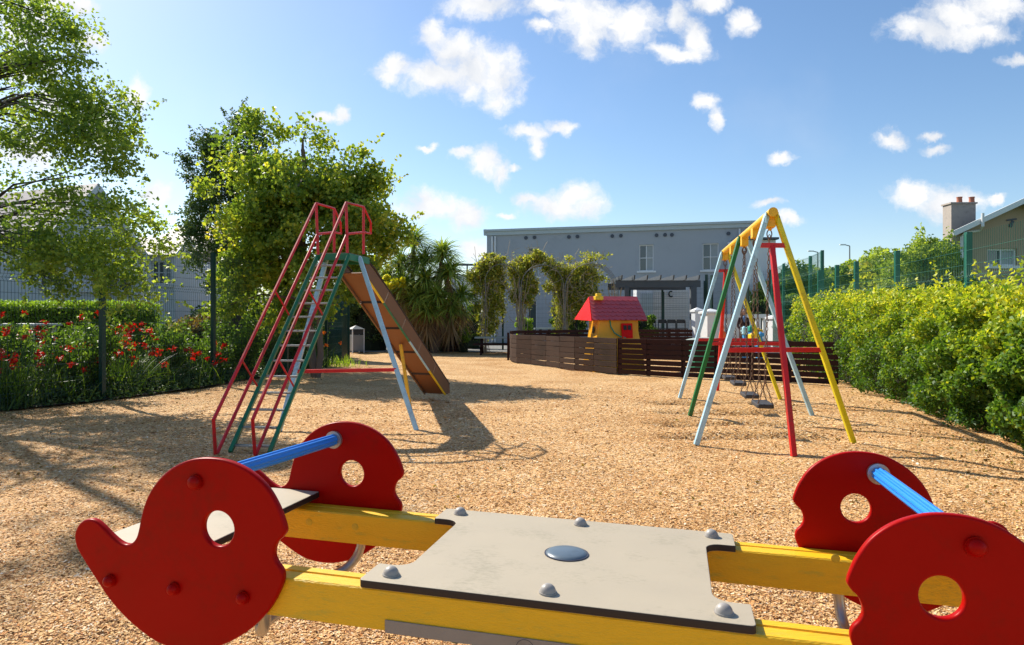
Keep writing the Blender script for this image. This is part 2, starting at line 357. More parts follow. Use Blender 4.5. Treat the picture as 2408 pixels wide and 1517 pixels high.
c0 = N(t, 'ShaderNodeVectorMath', operation='SUBTRACT'); c0.inputs[1].default_value = (.025, .025, 0); t.links.new(cb.outputs[0], c0.inputs[0]); t.links.new(c0.outputs[0], wv.inputs[2])
nzb = N(t, 'ShaderNodeTexNoise', inp={'Scale': 34.0, 'Detail': 6.0, 'Roughness': .6}); t.links.new(cb.outputs[0], nzb.inputs['Vector'])
wv2 = N(t, 'ShaderNodeVectorMath', operation='MULTIPLY_ADD'); wv2.inputs[1].default_value = (.026, .026, 0); t.links.new(nzb.outputs['Color'], wv2.inputs[0])
c1 = N(t, 'ShaderNodeVectorMath', operation='SUBTRACT'); c1.inputs[1].default_value = (.013, .013, 0); t.links.new(wv.outputs[0], c1.inputs[0]); t.links.new(c1.outputs[0], wv2.inputs[2])
UV = wv2.outputs[0]
BL = [(1020, 75, 38, 42), (1065, 115, 55, 50), (940, 155, 55, 32), (1020, 175, 75, 42), (1110, 155, 75, 62), (1175, 175, 60, 65), (1165, 225, 35, 40),
      (1290, 10, 70, 35), (1380, 40, 105, 65), (1375, 95, 45, 38), (1485, 50, 70, 58), (1585, 120, 65, 22), (1625, 75, 35, 50), (1590, 30, 25, 35), (1130, 15, 85, 32), (1270, 68, 28, 16), (1660, 0, 55, 26), (1745, 45, 45, 26), (1770, 65, 28, 18),
      (1250, 308, 50, 18), (1262, 335, 22, 26), (1315, 295, 36, 17), (1140, 385, 46, 34), (1180, 405, 24, 30), (1085, 362, 26, 13), (1210, 392, 18, 10), (1010, 340, 22, 8),
      (1310, 480, 80, 32), (1345, 455, 45, 32), (1375, 490, 45, 32), (1240, 470, 32, 14),
      (1010, 490, 90, 38), (1000, 470, 38, 32), (1090, 505, 52, 34), (1190, 505, 20, 8), (1115, 590, 40, 22), (760, 268, 40, 12), (805, 262, 18, 20),
      (2260, 40, 105, 52), (2180, 75, 90, 34), (2330, 20, 90, 50), (2290, 85, 90, 28), (2390, 145, 40, 14), (2102, 328, 40, 20), (2205, 345, 38, 12), (2200, 318, 32, 12),
      (2150, 455, 60, 34), (2130, 440, 30, 28), (2220, 480, 75, 38), (2270, 470, 45, 25), (2340, 465, 20, 12), (1655, 240, 32, 22), (1685, 275, 18, 28), (1805, 480, 36, 10), (1855, 518, 28, 14), (1840, 372, 26, 14),
      (60, 60, 70, 60), (130, 15, 60, 22), (205, 95, 45, 22), (70, 150, 70, 40), (215, 290, 60, 60), (325, 220, 32, 40), (240, 345, 30, 30), (362, 450, 32, 30), (120, 230, 60, 35), (180, 10, 50, 20), (60, 350, 80, 60)]
acc = None
for (bu, bv, ra, rb) in BL:
    s1 = N(t, 'ShaderNodeVectorMath', operation='SUBTRACT'); s1.inputs[1].default_value = ((bu - CX) / F, (HZ - bv) / F, 0); t.links.new(UV, s1.inputs[0])
    s2 = N(t, 'ShaderNodeVectorMath', operation='MULTIPLY'); s2.inputs[1].default_value = (F / ra, F / rb, 0); t.links.new(s1.outputs[0], s2.inputs[0])
    s3 = N(t, 'ShaderNodeVectorMath', operation='LENGTH'); t.links.new(s2.outputs[0], s3.inputs[0])
    o = s3.outputs['Value']
    if acc is None: acc = o
    else: acc = mth('SMOOTH_MIN', acc, o, .25)
base = mth('SUBTRACT', 1.36, acc)
n2 = N(t, 'ShaderNodeTexNoise', inp={'Scale': 24.0, 'Detail': 10.0, 'Roughness': .66}); t.links.new(UV, n2.inputs['Vector'])
dens = mth('ADD', base, mth('MULTIPLY', mth('SUBTRACT', n2.outputs['Fac'], .52), 2.1))
mr = N(t, 'ShaderNodeMapRange', interpolation_type='SMOOTHSTEP', inp={'From Min': -.08, 'From Max': 1.05}); t.links.new(dens, mr.inputs['Value'])
# wisps of thin haze
n3 = N(t, 'ShaderNodeTexNoise', inp={'Scale': 2.6, 'Detail': 5.0, 'Roughness': .55}); t.links.new(cb.outputs[0], n3.inputs['Vector'])
haze = N(t, 'ShaderNodeMapRange', interpolation_type='SMOOTHSTEP', inp={'From Min': .48, 'From Max': .8, 'To Min': 0.0, 'To Max': .16}); t.links.new(n3.outputs['Fac'], haze.inputs['Value'])
cover = mth('MAXIMUM', mr.outputs[0], haze.outputs[0])
n4 = N(t, 'ShaderNodeTexNoise', inp={'Scale': 12.0, 'Detail': 6.0}); t.links.new(UV, n4.inputs['Vector'])
ccol = ramp(t, [(.34, (.76, .80, .87)), (.54, (1, 1, 1))], n4.outputs['Fac'])
cl = N(t, 'ShaderNodeVectorMath', operation='SCALE'); cl.inputs['Scale'].default_value = .70 / SKYS; t.links.new(ccol, cl.inputs[0])
hs = N(t, 'ShaderNodeHueSaturation', inp={'Saturation': 1.14, 'Value': 1.0}); t.links.new(sky.outputs[0], hs.inputs['Color'])
mxs = N(t, 'ShaderNodeMix', data_type='RGBA'); t.links.new(cover, mxs.inputs['Factor']); t.links.new(hs.outputs[0], mxs.inputs['A']); t.links.new(cl.outputs[0], mxs.inputs['B'])
bg = N(t, 'ShaderNodeBackground'); bg.inputs['Strength'].default_value = SKYS; t.links.new(mxs.outputs['Result'], bg.inputs['Color'])
wo = N(t, 'ShaderNodeOutputWorld'); t.links.new(bg.outputs[0], wo.inputs[0])

cam = bpy.data.cameras.new('camera'); co = bpy.data.objects.new('camera', cam); C.objects.link(co)
co.location = (0, 0, CAMZ); co.rotation_euler = (R(90), 0, 0); cam.sensor_width = 36; cam.lens = 23.995; cam.clip_end = 3000; cam.clip_start = .05
sc = bpy.context.scene; sc.camera = co
sc.view_settings.view_transform = 'Standard'; sc.view_settings.look = 'None'; sc.view_settings.exposure = 0.57; sc.view_settings.gamma = 1
sc.cycles.max_bounces = 6; sc.cycles.transparent_max_bounces = 8

# ------------------------------------------------------------------ ground
BEAMX = lambda y: 1.21 + .2 * y
SEATY = [7.26, 8.18, 9.22, 10.3]
def hgt(x, y):
    x = np.asarray(x, float); y = np.asarray(y, float)
    h = .010 * np.sin(x * 1.7 + np.sin(y * .9) * 1.4) * np.cos(y * 1.3 + .5) + .007 * np.sin(x * 4.1 + 1.3 * y) + .005 * np.sin(3.3 * y - 2.1 * x + 1) + .0035 * np.sin(9 * x + 7.3 * y + 2 * np.sin(3 * x)) + .003 * np.sin(11 * y - 6 * x)
    for sy in SEATY:
        xc = BEAMX(sy); yy = (y - sy) - .0 * (x - xc)
        h = h - .13 * np.exp(-(yy / .17) ** 2) * (1 / (1 + np.exp(-(x - xc + 1.05) * 14))) * (1 / (1 + np.exp((x - xc - .85) * 7)))
    dx = x + .95; dy = y - 11.2; h = h - .06 * np.exp(-(dx * dx + dy * dy) / .25)
    return h
def gridmesh(name, x0, x1, y0, y1, nx, ny, fn, m):
    # rows denser near the camera
    ys = y0 + (y1 - y0) * (np.linspace(0, 1, ny) ** 1.7); xs = np.linspace(x0, x1, nx)
    X, Y = np.meshgrid(xs, ys); Z = fn(X, Y); V = np.stack([X, Y, Z], -1).reshape(-1, 3)
    i = np.arange(ny - 1)[:, None] * nx + np.arange(nx - 1)[None]
    Fq = np.stack([i, i + 1, i + nx + 1, i + nx], -1).reshape(-1, 4)
    return np_mesh(name, V, Fq, m, smooth=True)
o = MB().quad((-900, -900, -.13), (900, -900, -.13), (900, 1500, -.13), (-900, 1500, -.13)).build('ground', M['lawn']); tag(o, kind='structure')
o = gridmesh('wood_chip_ground', -9, 9.5, -3, 27.5, 300, 520, hgt, M['chips']); tag(o, kind='structure')
o = MB().quad((-9, 27.4, .02), (16, 27.4, .02), (16, 60, .02), (-9, 60, .02)).build('paving', M['paving']); tag(o, kind='structure')
# bed line on the left
BEDL = [(-7.9, 3.0), (-7.2, 7.0), (-6.8, 9.0), (-6.15, 10.4), (-5.55, 12.8), (-5.35, 15.6), (-5.15, 20.6)]
def bedx(y): return np.interp(y, [p[1] for p in BEDL], [p[0] for p in BEDL])
mb = MB()
for (xa, ya), (xb, yb) in zip(BEDL[:-1], BEDL[1:]):
    mb.quad((xa, ya, .03), (xb, yb, .03), (xb - 7, yb, .10), (xa - 7, ya, .10))
o = mb.build('soil_bed', M['soil']); tag(o, kind='structure')
# loose chips
n = 540000
Yc = 1 / rng.uniform(1 / 13.0, 1 / 1.9, n); keep = rng.random(n) < 1.0
Xc = rng.uniform(-.82, .82, n) * Yc + rng.normal(size=n) * .1
ok = (Xc > bedx(Yc) - .1); Xc, Yc = Xc[ok], Yc[ok]; n = len(Xc)
Zc = hgt(Xc, Yc) + rng.uniform(-.001, .008, n)
L = rng.gamma(4, .0026, n) + .0042; Wd = L * rng.uniform(.25, .55, n); sc_ = np.clip(Yc / 5, .8, 1.9); L *= sc_ ** .7; Wd *= sc_ ** .7
th = rng.uniform(0, 2 * np.pi, n); tilt = rng.normal(size=n) * .20; roll = rng.normal(size=n) * .30
d = np.stack([np.cos(th) * np.cos(tilt), np.sin(th) * np.cos(tilt), np.sin(tilt)], -1)
s_ = np.stack([-np.sin(th) * np.cos(roll), np.cos(th) * np.cos(roll), np.sin(roll)], -1)
P = np.stack([Xc, Yc, Zc], -1); Lh = (L / 2)[:, None]; Wh = (Wd / 2)[:, None]; j = rng.uniform(.5, 1, (n, 1))
V = np.stack([P - d * Lh - s_ * Wh * j, P + d * Lh * j - s_ * Wh, P + d * Lh + s_ * Wh * j, P - d * Lh * j + s_ * Wh], 1)
o = np_mesh('loose_wood_chips', V, np.arange(4 * n).reshape(n, 4), M['chip'], None, rng.random(n)); tag(o, 'pale tan and brown wood chips covering the play area', 'wood chips', kind='stuff')

n = 900; fy = 1 / rng.uniform(1 / 16, 1 / 4.2, n); sel = rng.random(n); hx0 = np.interp(fy, [2.2, 4, 6.06, 8.6, 11, 13, 15.4, 17.2], [3.35, 3.9, 4.54, 5.2, 5.75, 6.15, 6.6, 6.9])
fx = np.where(sel < .45, hx0 - rng.gamma(1.5, .22, n), np.where(sel < .7, bedx(fy) + rng.gamma(1.5, .3, n), rng.uniform(-.8, .8, n) * fy))
o = leaves('fallen_leaves', np.stack([fx, fy, hgt(fx, fy) + .010], -1), .034, M['lf_brown'], None, .6); tag(o, 'scattered dry brown and green leaves on the wood chips', 'fallen leaves', kind='stuff')
# ------------------------------------------------------------------ seesaw
SC = Vector((.153, 1.917, 0)); bx = Vector((.972, -.235, 0)); cx_ = Vector((.235, .972, 0)); TILT = .02
def S(p): return SC + bx * p[0] + cx_ * p[1] + Vector((0, 0, p[2] - TILT * p[0]))
def sloc(u, v, t0):
    a = (u - CX) / F; o = SC + cx_ * t0
    s = (a * o.y - o.x) / (bx.x - a * bx.y); Y = o.y + bx.y * s
    z = CAMZ - (v - HZ) / F * Y; return (s, z + TILT * s)
see = thing('spring_seesaw', (SC.x, SC.y, 0), 'low wooden seesaw with yellow beams, red figure side panels and a grey centre board', 'seesaw')
ZB = .55; TH = .02; BW = .09; BH = .10; TC = .285
for sgn in (-1, 1):
    m_ = MB(S)
    # two-plank beam with a shallow groove along its top
    t0 = sgn * TC; z1 = ZB - TH - .001; z0 = z1 - BH
    prof = [(-.045, z0), (.045, z0), (.045, z1 - .004), (.041, z1), (.014, z1), (.011, z1 - .006), (.005, z1 - .006), (.002, z1), (-.041, z1), (-.045, z1 - .004)]
    k = len(prof); n_ = 25; vs = []
    for i in range(n_):
        s0 = -1.17 + 2.34 * i / (n_ - 1); vs += [(s0, t0 + a, z) for a, z in prof]
    fs = [(i * k + q, i * k + (q + 1) % k, (i + 1) * k + (q + 1) % k, (i + 1) * k + q) for i in range(n_ - 1) for q in range(k)] + [tuple(range(k))[::-1], tuple((n_ - 1) * k + q for q in range(k))]
    m_.add(vs, fs).build('beam', M['yellow'], see)
# centre board
hs_, ht = .47, .335; ins = .085; tb = .215; r_ = .045
def fillet(cx0, cy0, r, a0, a1, n=6): return [(cx0 + r * math.cos(R(a0 + (a1 - a0) * i / n)), cy0 + r * math.sin(R(a0 + (a1 - a0) * i / n))) for i in range(n + 1)]
rc = .012
out = fillet(hs_ - rc, -ht + rc, rc, -90, 0, 3) + [(hs_, -tb)] + [(hs_ - .015, -tb)] + fillet(hs_ - ins + r_, -tb + r_, r_, -90, -180)
out += fillet(hs_ - ins + r_, tb - r_, r_, 180, 90) + [(hs_ - .015, tb), (hs_, tb)] + fillet(hs_ - rc, ht - rc, rc, 0, 90, 3)
out += [(-x, y) for x, y in reversed(out)]
bd = flat_shape('centre_board', [out], TH, .002, M['board'], see, lambda p: S((p[0], p[1], ZB - TH / 2 + p[2])))
bd.data.materials.append(M['board_edge'])
for pl in bd.data.polygons:
    if abs(pl.normal.z) < .6: pl.material_index = 1
m_ = MB(S)
m_.tube([(0, 0, ZB + .0002), (0, 0, ZB + .003)], .062, 28); m_.build('pivot_cap_rim', M['engrave'], see)
m_ = MB(S); m_.dome((0, 0, ZB + .003), .058, .010, n=32); m_.build('pivot_cap', M['disc'], see, smooth=True)
for a in (-.405, 0, .405):
    for b_ in (-1, 1):
        m_ = MB(S); m_.tube([(a, b_ * TC, ZB), (a, b_ * TC, ZB + .004)], .022, 18); m_.dome((a, b_ * TC, ZB + .004), .020, .019, n=18); m_.build('bolt_cap', M['bolt'], see, smooth=True)
# panels
zt = [(140, 820), (150, 770), (178, 730), (218, 712), (262, 718), (310, 757), (360, 808), (410, 850), (455, 868), (492, 856), (517, 825), (532, 775), (547, 700), (572, 610), (615, 522), (680, 442), (760, 382), (850, 346), (950, 335), (1060, 348), (1160, 387), (1250, 447), (1328, 530), (1385, 630), (1418, 715), (1434, 782), (1415, 822), (1385, 850), (1367, 890), (1363, 935), (1380, 980), (1408, 1020), (1420, 1060), (1414, 1105), (1388, 1170), (1345, 1250), (1280, 1330), (1200, 1402), (1100, 1462), (1000, 1502), (880, 1520), (770, 1510), (660, 1475), (560, 1410), (450, 1315), (350, 1200), (270, 1080), (200, 970), (155, 890)]
PX = [(120.4 + .3834 * x, 947.2 + .3834 * y) for x, y in zt]
OUT = [sloc(u, v, -.352) for u, v in PX]
hc = sloc(120.4 + .3834 * 1022, 947.2 + .3834 * 770, -.352)
out2 = catmull([(s, z, 0) for s, z in OUT], 4)
zb_ = [sloc(120.4 + .3834 * x, 947.2 + .3834 * y, -.352) for x, y in ((888, 482), (366, 1085), (757, 1135), (1180, 1190))]
def ptf(side, tt, s, z):
    s = s + .01
    if side < 0: return (s + (.034 if tt > 0 else 0) - .01, z)
    s = -s; si, zt0 = .66, .845
    return (si + (s - si) * .90 - .008, zt0 + (z - zt0) * .93)
for side in (-1, 1):
    for tt in (-1, 1):
        q = -side      # left panel as traced, right mirrored
        lp = [ptf(side, tt, p[0], p[1]) for p in out2]; hl = [ptf(side, tt, hc[0] + .046 * math.cos(2 * math.pi * i / 40), hc[1] + .046 * math.sin(2 * math.pi * i / 40)) for i in range(40)]
        T = tt * (.3305 + .011)
        pn = flat_shape('side_panel', [lp, hl[::-1]], .021, .006, M['red'], see, lambda p, T=T: S((p[0], T + p[2], p[1])))
        for i, (s, z) in enumerate(zb_):
            sz = .019 if i == 0 else .016
            s, z = ptf(side, tt, s, z); mm = MB(S); c = (s, T + tt * .0105, z); mm.tube([c, (c[0], c[1] + tt * .006, c[2])], sz * 1.1, 16); mm.dome((c[0], c[1] + tt * .006, c[2]), sz, .016, axis=(0, tt, 0), n=16); mm.build('bolt_cap', M['red'], pn, smooth=True)
        # collar of the handle bar on the inner face
        s, z = ptf(side, tt, *zb_[0]); mm = MB(S); c = (s, T - tt * .0105, z)
        mm.tube([c, (c[0], c[1] - tt * .012, c[2])], .031, 24); mm.build('bar_collar', M['steel'], pn, smooth=True)
    mm = MB(S); kk = 36; vs = []
    for tpos in (-.318, .318):
        s, z = ptf(side, 1 if tpos > 0 else -1, *zb_[0])
        for i in range(kk):
            r = .0205 if (i // 2) % 2 == 0 else .0178; a = 2 * math.pi * i / kk; vs.append((s + r * math.cos(a), tpos, z + r * math.sin(a)))
    mm.add(vs, [(i, (i + 1) % kk, (i + 1) % kk + kk, i + kk) for i in range(kk)] + [tuple(range(kk)), tuple(range(kk, 2 * kk))]); mm.build('handle_bar', M['blue_bar'], see)
    # seat plate
    sa, sb = side * (.95 if side < 0 else 1.02), side * 1.27; lo_, hi_ = min(sa, sb), max(sa, sb)
    sp = [(lo_, -.325), (hi_, -.325), (hi_, .325), (lo_, .325)]
    st = flat_shape('seat', [sp], .022, .003, M['board'], see, lambda p: S((p[0], p[1], ZB + .0 + p[2] + .012)))
    st.data.materials.append(M['board_edge'])
    for pl in st.data.polygons:
        if abs(pl.normal.z) < .6: pl.material_index = 1
    # footrest tube
    s0 = side * .765; s1 = side * (.84 if side < 0 else .775); pts = []
    for i in range(9):
        w = R(90 * i / 8); pts.append((s0 + (s1 - s0) * (1 - math.cos(w)), TC - .085 * (1 - math.cos(w)), z0 - .002 - .10 * math.sin(w)))
    pts2 = [(p[0], -p[1], p[2]) for p in reversed(pts)]
    MB(S).tube(pts + pts2, .0155, 14).build('footrest', M['steel'], see, smooth=True)
for (u, v, t_) in ((727, 1226, TC), (835, 1238, TC), (1965, 1312, TC)):
    a = sloc(u, v, t_ - .0455); mm = MB(S); mm.dome((a[0], t_ - .0452, a[1]), .0125, .0022, axis=(0, -1, 0), n=20, m=4); mm.build('plug', M['yellow_plug'], see, smooth=True)
# steel plate with round mark under near beam
mm = MB(S); mm.prism([(-.40, -TC - .0455, z0 - .004), (.40, -TC - .0455, z0 - .004), (.40, -TC - .0455, z0 + .028), (-.40, -TC - .0455, z0 + .028)], (0, -.004, 0))
pl = mm.build('edge_plate', M['plate'], see, bevel=.001)
mk = sloc(1219, 1512, -TC - .05)
def ring(mm, c, r, w, T, n=40, a0=0, a1=360, sx=1):
    vs = []; 
    for i in range(n + 1):
        a = R(a0 + (a1 - a0) * i / n)
        for rr in (r - w, r + w): vs.append((c[0] + sx * rr * math.cos(a), T, c[1] + rr * math.sin(a)))
    mm.add(vs, [(2 * i, 2 * i + 1, 2 * i + 3, 2 * i + 2) for i in range(n)])
Tm = -TC - .0455 - .0043
cc = (-.045, z0 + .004)
mm = MB(S); ring(mm, cc, .0215, .0007, Tm, a0=20, a1=250); ring(mm, (cc[0] + .012, cc[1] + .004), .0062, .0006, Tm)
for a, b_ in (((-.003, -.003), (-.003, .004)), ((-.003, .004), (.002, .004)), ((.002, .004), (.002, .0005)), ((.002, .0005), (-.003, .0005))):
    x0, y0 = cc[0] + .012, cc[1] + .004
    mm.bar((x0 + a[0], Tm, y0 + a[1]), (x0 + b_[0], Tm, y0 + b_[1]), .0008, .0006, up=(0, 1, 0))
mm.build('stamped_mark', M['engrave'], pl)
# springs and base under the board
for sx_ in (-.2, .2):
    mm = MB(S)
    pts = [(sx_ + .07 * math.cos(a), .07 * math.sin(a), .06 + (z0 - .10) * a / (2 * math.pi * 6)) for a in np.linspace(0, 2 * math.pi * 6, 110)]
    mm.tube(pts, .011, 7)
    mm.build('spring', M['green_dark'], see, smooth=True)
mm = MB(S); mm.box((0, 0, z0 - .02), (.7, .5, .012)); mm.box((0, 0, .03), (.6, .3, .05)); mm.build('mount', M['steel'], see)
g = sloc(1002, 1500, -.2); mm = MB(S); mm.tube([(-.235, -.27, z0 - .004), (-.235, -.27, z0 - .03)], .016, 14); mm.build('leveller', M['green_dark'], see)

# ------------------------------------------------------------------ slide
sld = thing('playground_slide', (-2.0, 8.0, 0), 'tall metal slide with green ladder, red handrails and a brown chute', 'slide')
h = .19
def LAD(side, f, z=None):   # ladder rail point
    a = Vector((-2.41, 6.29, .02)); b = Vector((-2.10, 8.0, 1.97)); cr = Vector((.993, -.12, 0)); return a.lerp(b, f) + cr * side * h
for sd in (-1, 1):
    MB().bar(LAD(sd, -.01), LAD(sd, 1.0), .035, .075, up=(0, 1, .5)).build('ladder_rail', M['sl_green'], sld, bevel=.004)
for i in range(13):
    f = .02 + i * .077; a = LAD(-1, f) + Vector((.018, 0, 0)); b = LAD(1, f) - Vector((.018, 0, 0))
    MB().bar(a, b, .05, .02).build('rung', M['rung'], sld, bevel=.004)
cr = Vector((.985, -.17, 0)); fw = Vector((.17, .985, 0))
pc = Vector((-2.10, 8.0, 1.97))
mm = MB()
for sd in (-1, 1): mm.bar(pc + cr * sd * h, pc + fw * .62 + cr * sd * (h + .005), .03, .08)
mm.bar(pc - cr * h, pc + cr * h, .03, .08); mm.bar(pc + fw * .62 - cr * h, pc + fw * .62 + cr * h, .03, .08)
mm.build('platform_frame', M['sl_green'], sld, bevel=.004)
MB().box(pc + fw * .31 + Vector((0, 0, .045)), (.36, .60, .015), rz=-R(9.8)).build('platform', M['ply'], sld)
def P3(u, v, Y): return at(u, v, Y)
ho = .175
for sd in (-1, 1):
    ln = (lambda f, zz, sd=sd: LAD(sd, f) + Vector((sd * -.01, 0, zz)))
    x0 = 505 if sd < 0 else 597
    foot = P3(507 if sd < 0 else 600, 1072, 6.2); kink = P3(502 if sd < 0 else 594, 986, 6.05)
    top = P3(743.5 if sd < 0 else 814, 477 if sd < 0 else 475, 7.98); mid = P3(747 if sd < 0 else 816, 549, 7.98); pb = P3(748 if sd < 0 else 817, 597, 7.98)
    t2 = P3(786 if sd < 0 else 855, 489 if sd < 0 else 485, 8.42); m2 = P3(786 if sd < 0 else 855, 556, 8.42); p2 = P3(786 if sd < 0 else 855, 596, 8.42)
    e1 = P3(801 if sd < 0 else 872, 522, 8.65); e2 = P3(802 if sd < 0 else 872, 548, 8.68); m2 = P3(786 if sd < 0 else 855, 545, 8.42)
    hr = MB(); r = .0165
    hr.tube([foot, kink, top], r, 8); hr.tube([foot, mid], r, 8); hr.tube([top, t2, e1, e2, m2, mid], r * .9, 8)
    hr.tube([top, pb], r, 8); hr.tube([t2, p2], r, 8)
    for f1, f2 in ((.225, .27), (.53, .635)): hr.tube([kink.lerp(top, f1), LAD(sd, f2)], r * .6, 6)
    hr.build('handrail', M['rail_red'], sld, smooth=True)
# legs
for a, b in ((P3(657, 1012, 7.58), P3(769, 604, 8.25)), (P3(980, 1012, 7.58), P3(845, 603, 8.25))):
    MB().bar(a, b, .05, .05, up=(0, 1, 0)).build('leg', M['pale_blue'], sld, bevel=.006)
MB().bar(P3(697, 872, 7.8), P3(933, 868, 7.8), .04, .04).build('brace', M['sw_red'], sld, bevel=.004)
# chute
ct = pc + fw * .58 + Vector((0, 0, -.15)); cf = Vector((-1.20, 10.70, .09)); cd = (cf - ct).normalized(); cdx = Vector((cd.x, cd.y, 0)).normalized(); cc_ = Vector((cdx.y, -cdx.x, 0)); cn = cc_.cross(cd); 
if cn.z < 0: cn = -cn
cw = .165
ln_ = (cf - ct).length
mm = MB()
for i in range(5):
    a = ct + cd * ln_ * (i / 5) + cd * .004; b = ct + cd * ln_ * ((i + 1) / 5) - cd * .004
    mm.prism([a - cc_ * cw, a + cc_ * cw, b + cc_ * cw, b - cc_ * cw], cn * .015)
# run-out lip
a = cf; b = cf + cdx * .12 + Vector((0, 0, -.02)); mm.prism([a - cc_ * cw, a + cc_ * cw, b + cc_ * cw, b - cc_ * cw], Vector((0, 0, .015)))
mm.build('chute_bed', M['ply'], sld)
for i in range(1, 5): a = ct + cd * ln_ * (i / 5) - cn * .008; MB().bar(a - cc_ * cw * .98, a + cc_ * cw * .98, .012, .03).build('cross_bar', M['dark_joint'], sld)
for sd in (-1, 1):
    mm = MB(); hh = .175
    for i in range(5):
        a = ct + cc_ * sd * (cw + .01) + cd * ln_ * (i / 5) + cd * .004; b = ct + cc_ * sd * (cw + .01) + cd * ln_ * ((i + 1) / 5) - cd * .004
        a_t = a + cn * hh if i else ct + cc_ * sd * (cw + .01) - cdx * .02 + Vector((0, 0, .19))
        mm.prism([a - cn * .01, b - cn * .01, b + cn * hh, a_t], cc_ * sd * .016)
    a = cf + cc_ * sd * (cw + .01); b = a + cdx * .12; mm.prism([a - cn * .01, b, b + Vector((0, 0, .09)), a + cn * hh], cc_ * sd * .016)
    w_ = mm.build('chute_side', M['ply_side'], sld, bevel=.003)
    mm = MB(); e0 = ct + cc_ * sd * (cw + .018) + cn * (hh + .008); mm.tube([e0 - cdx * .14 + Vector((0, 0, .04)), e0 + cd * .12, e0 + cd * ln_], .014, 8); mm.build('side_cap', M['dark_joint'], w_, smooth=True)
# painted edge rail in four colours along underside
cols = [('htoy_bright', 0, .2), ('sl_green', .2, .5), ('pale_blue', .5, .76), ('htoy_bright', .76, 1.0)]
for sd in (-1, 1):
    for cn_, a, b in cols:
        e0 = ct + cc_ * sd * (cw + .012) - cn * .022
        MB().bar(e0 + cd * ln_ * (a + .002), e0 + cd * ln_ * (b - .002), .022, .02).build('edge_rail', M[cn_ if sd > 0 else 'ply_side'], sld)
MB().bar(P3(965, 960, 9.5), ct + cd * ln_ * .53 - cn * .02 , .045, .045, up=(0, 1, 0)).build('chute_prop', M['sw_orange'], sld, bevel=.005)

# ------------------------------------------------------------------ swing set
sw = thing('swing_set', (3.0, 8.7, 0), 'four-seat swing frame with yellow top bar and pale blue, green, red and yellow legs', 'swing set')
def beam(y): return Vector((BEAMX(y), y, 2.275 + (y - 6.7) * .012))
b0, b1 = beam(6.62), beam(10.95)
MB().tube([b0, b1], .045, 16).build('top_bar', M['sw_orange'], sw, smooth=True)
def leg(a, b, mt, w=.055): return MB().bar(a, b, w, w, up=(0, 1, 0)).build('leg', mt, sw, bevel=.006)
frames = [(6.72, gnd(1637, 1045), gnd(2007, 1040), 'pale_blue', 'sw_yellow'), (8.73, gnd(1622, 977), gnd(1911, 979), 'sw_green', 'pale_blue'), (10.8, gnd(1598, 935), gnd(1835, 938), 'pale_blue', 'sw_yellow')]
fr = []
for y, l, r, ml, mr_ in frames:
    tp = beam(y); A = tp + Vector((-.045, 0, -.02)); B = tp + Vector((.045, 0, -.02))
    leg(l, A, M[ml], .05); leg(r, B, M[mr_], .05); fr.append((l, A, r, B))
    for e, mm_n in ((A, ml), (B, mr_)):
        bk = MB(); sx = -1 if e is A else 1; bk.box(e + Vector((sx * .012, 0, -.03)), (.012, .10, .11), rz=-R(11)); br_ = bk.build('bracket', M[mm_n], sw, bevel=.003)
        bt = MB()
        for dy in (-.03, .03): bt.dome(e + Vector((sx * .019, dy, -.02)), .010, .008, axis=(sx, 0, 0), n=8, m=3)
        bt.build('bolt', M['rust'], br_)
    f = .93 / A.z
    MB().bar(l.lerp(A, f), r.lerp(B, f), .045, .045).build('crossbar', M['sw_red'], sw, bevel=.004)
for k, (zt_, base_) in ((0, (1.96, gnd(1867, 1072))), (2, (2.02, gnd(1687, 918)))):
    l, A, r, B = fr[k]; f = zt_ / A.z; a = l.lerp(A, f); b = r.lerp(B, f)
    MB().bar(a, b, .045, .045).build('crossbar', M['sw_red'], sw, bevel=.004)
    m_ = a.lerp(b, .5); MB().bar(base_, m_, .048, .048, up=(0, 1, 0)).build('prop_leg', M['sw_red'], sw, bevel=.006)
HY = [6.80, 7.72, 8.62, 9.76, 10.80]
mm_ = []
for y in HY:
    p = beam(y); h_ = MB(); h_.box(p + Vector((0, 0, -.075)), (.085, .15, .12), rz=-R(11)); h_.tube([p + Vector((0, 0, -.13)), p + Vector((0, 0, -.16))], .02, 8)
    h_.build('hanger', M['sw_orange'], sw, bevel=.008)
def chain(mb, a, b, pitch=.042, lw=.012, wr=.0042, L=.056):
    a = Vector(a); b = Vector(b); d = b - a; n = max(2, int(d.length / pitch)); d.normalize(); x = d.orthogonal().normalized(); y = d.cross(x)
    for i in range(n + 1):
        c = a.lerp(b, i / n); sd = x if i % 2 else y; pts = []
        for k in range(10):
            an = 2 * math.pi * k / 10; pts.append(c + d * (math.cos(an) * (L / 2 - wr)) + sd * math.sin(an) * lw)
        mb.tube(pts, wr, 4, closed=True)
SZ = [.31, .31, .36, .35]
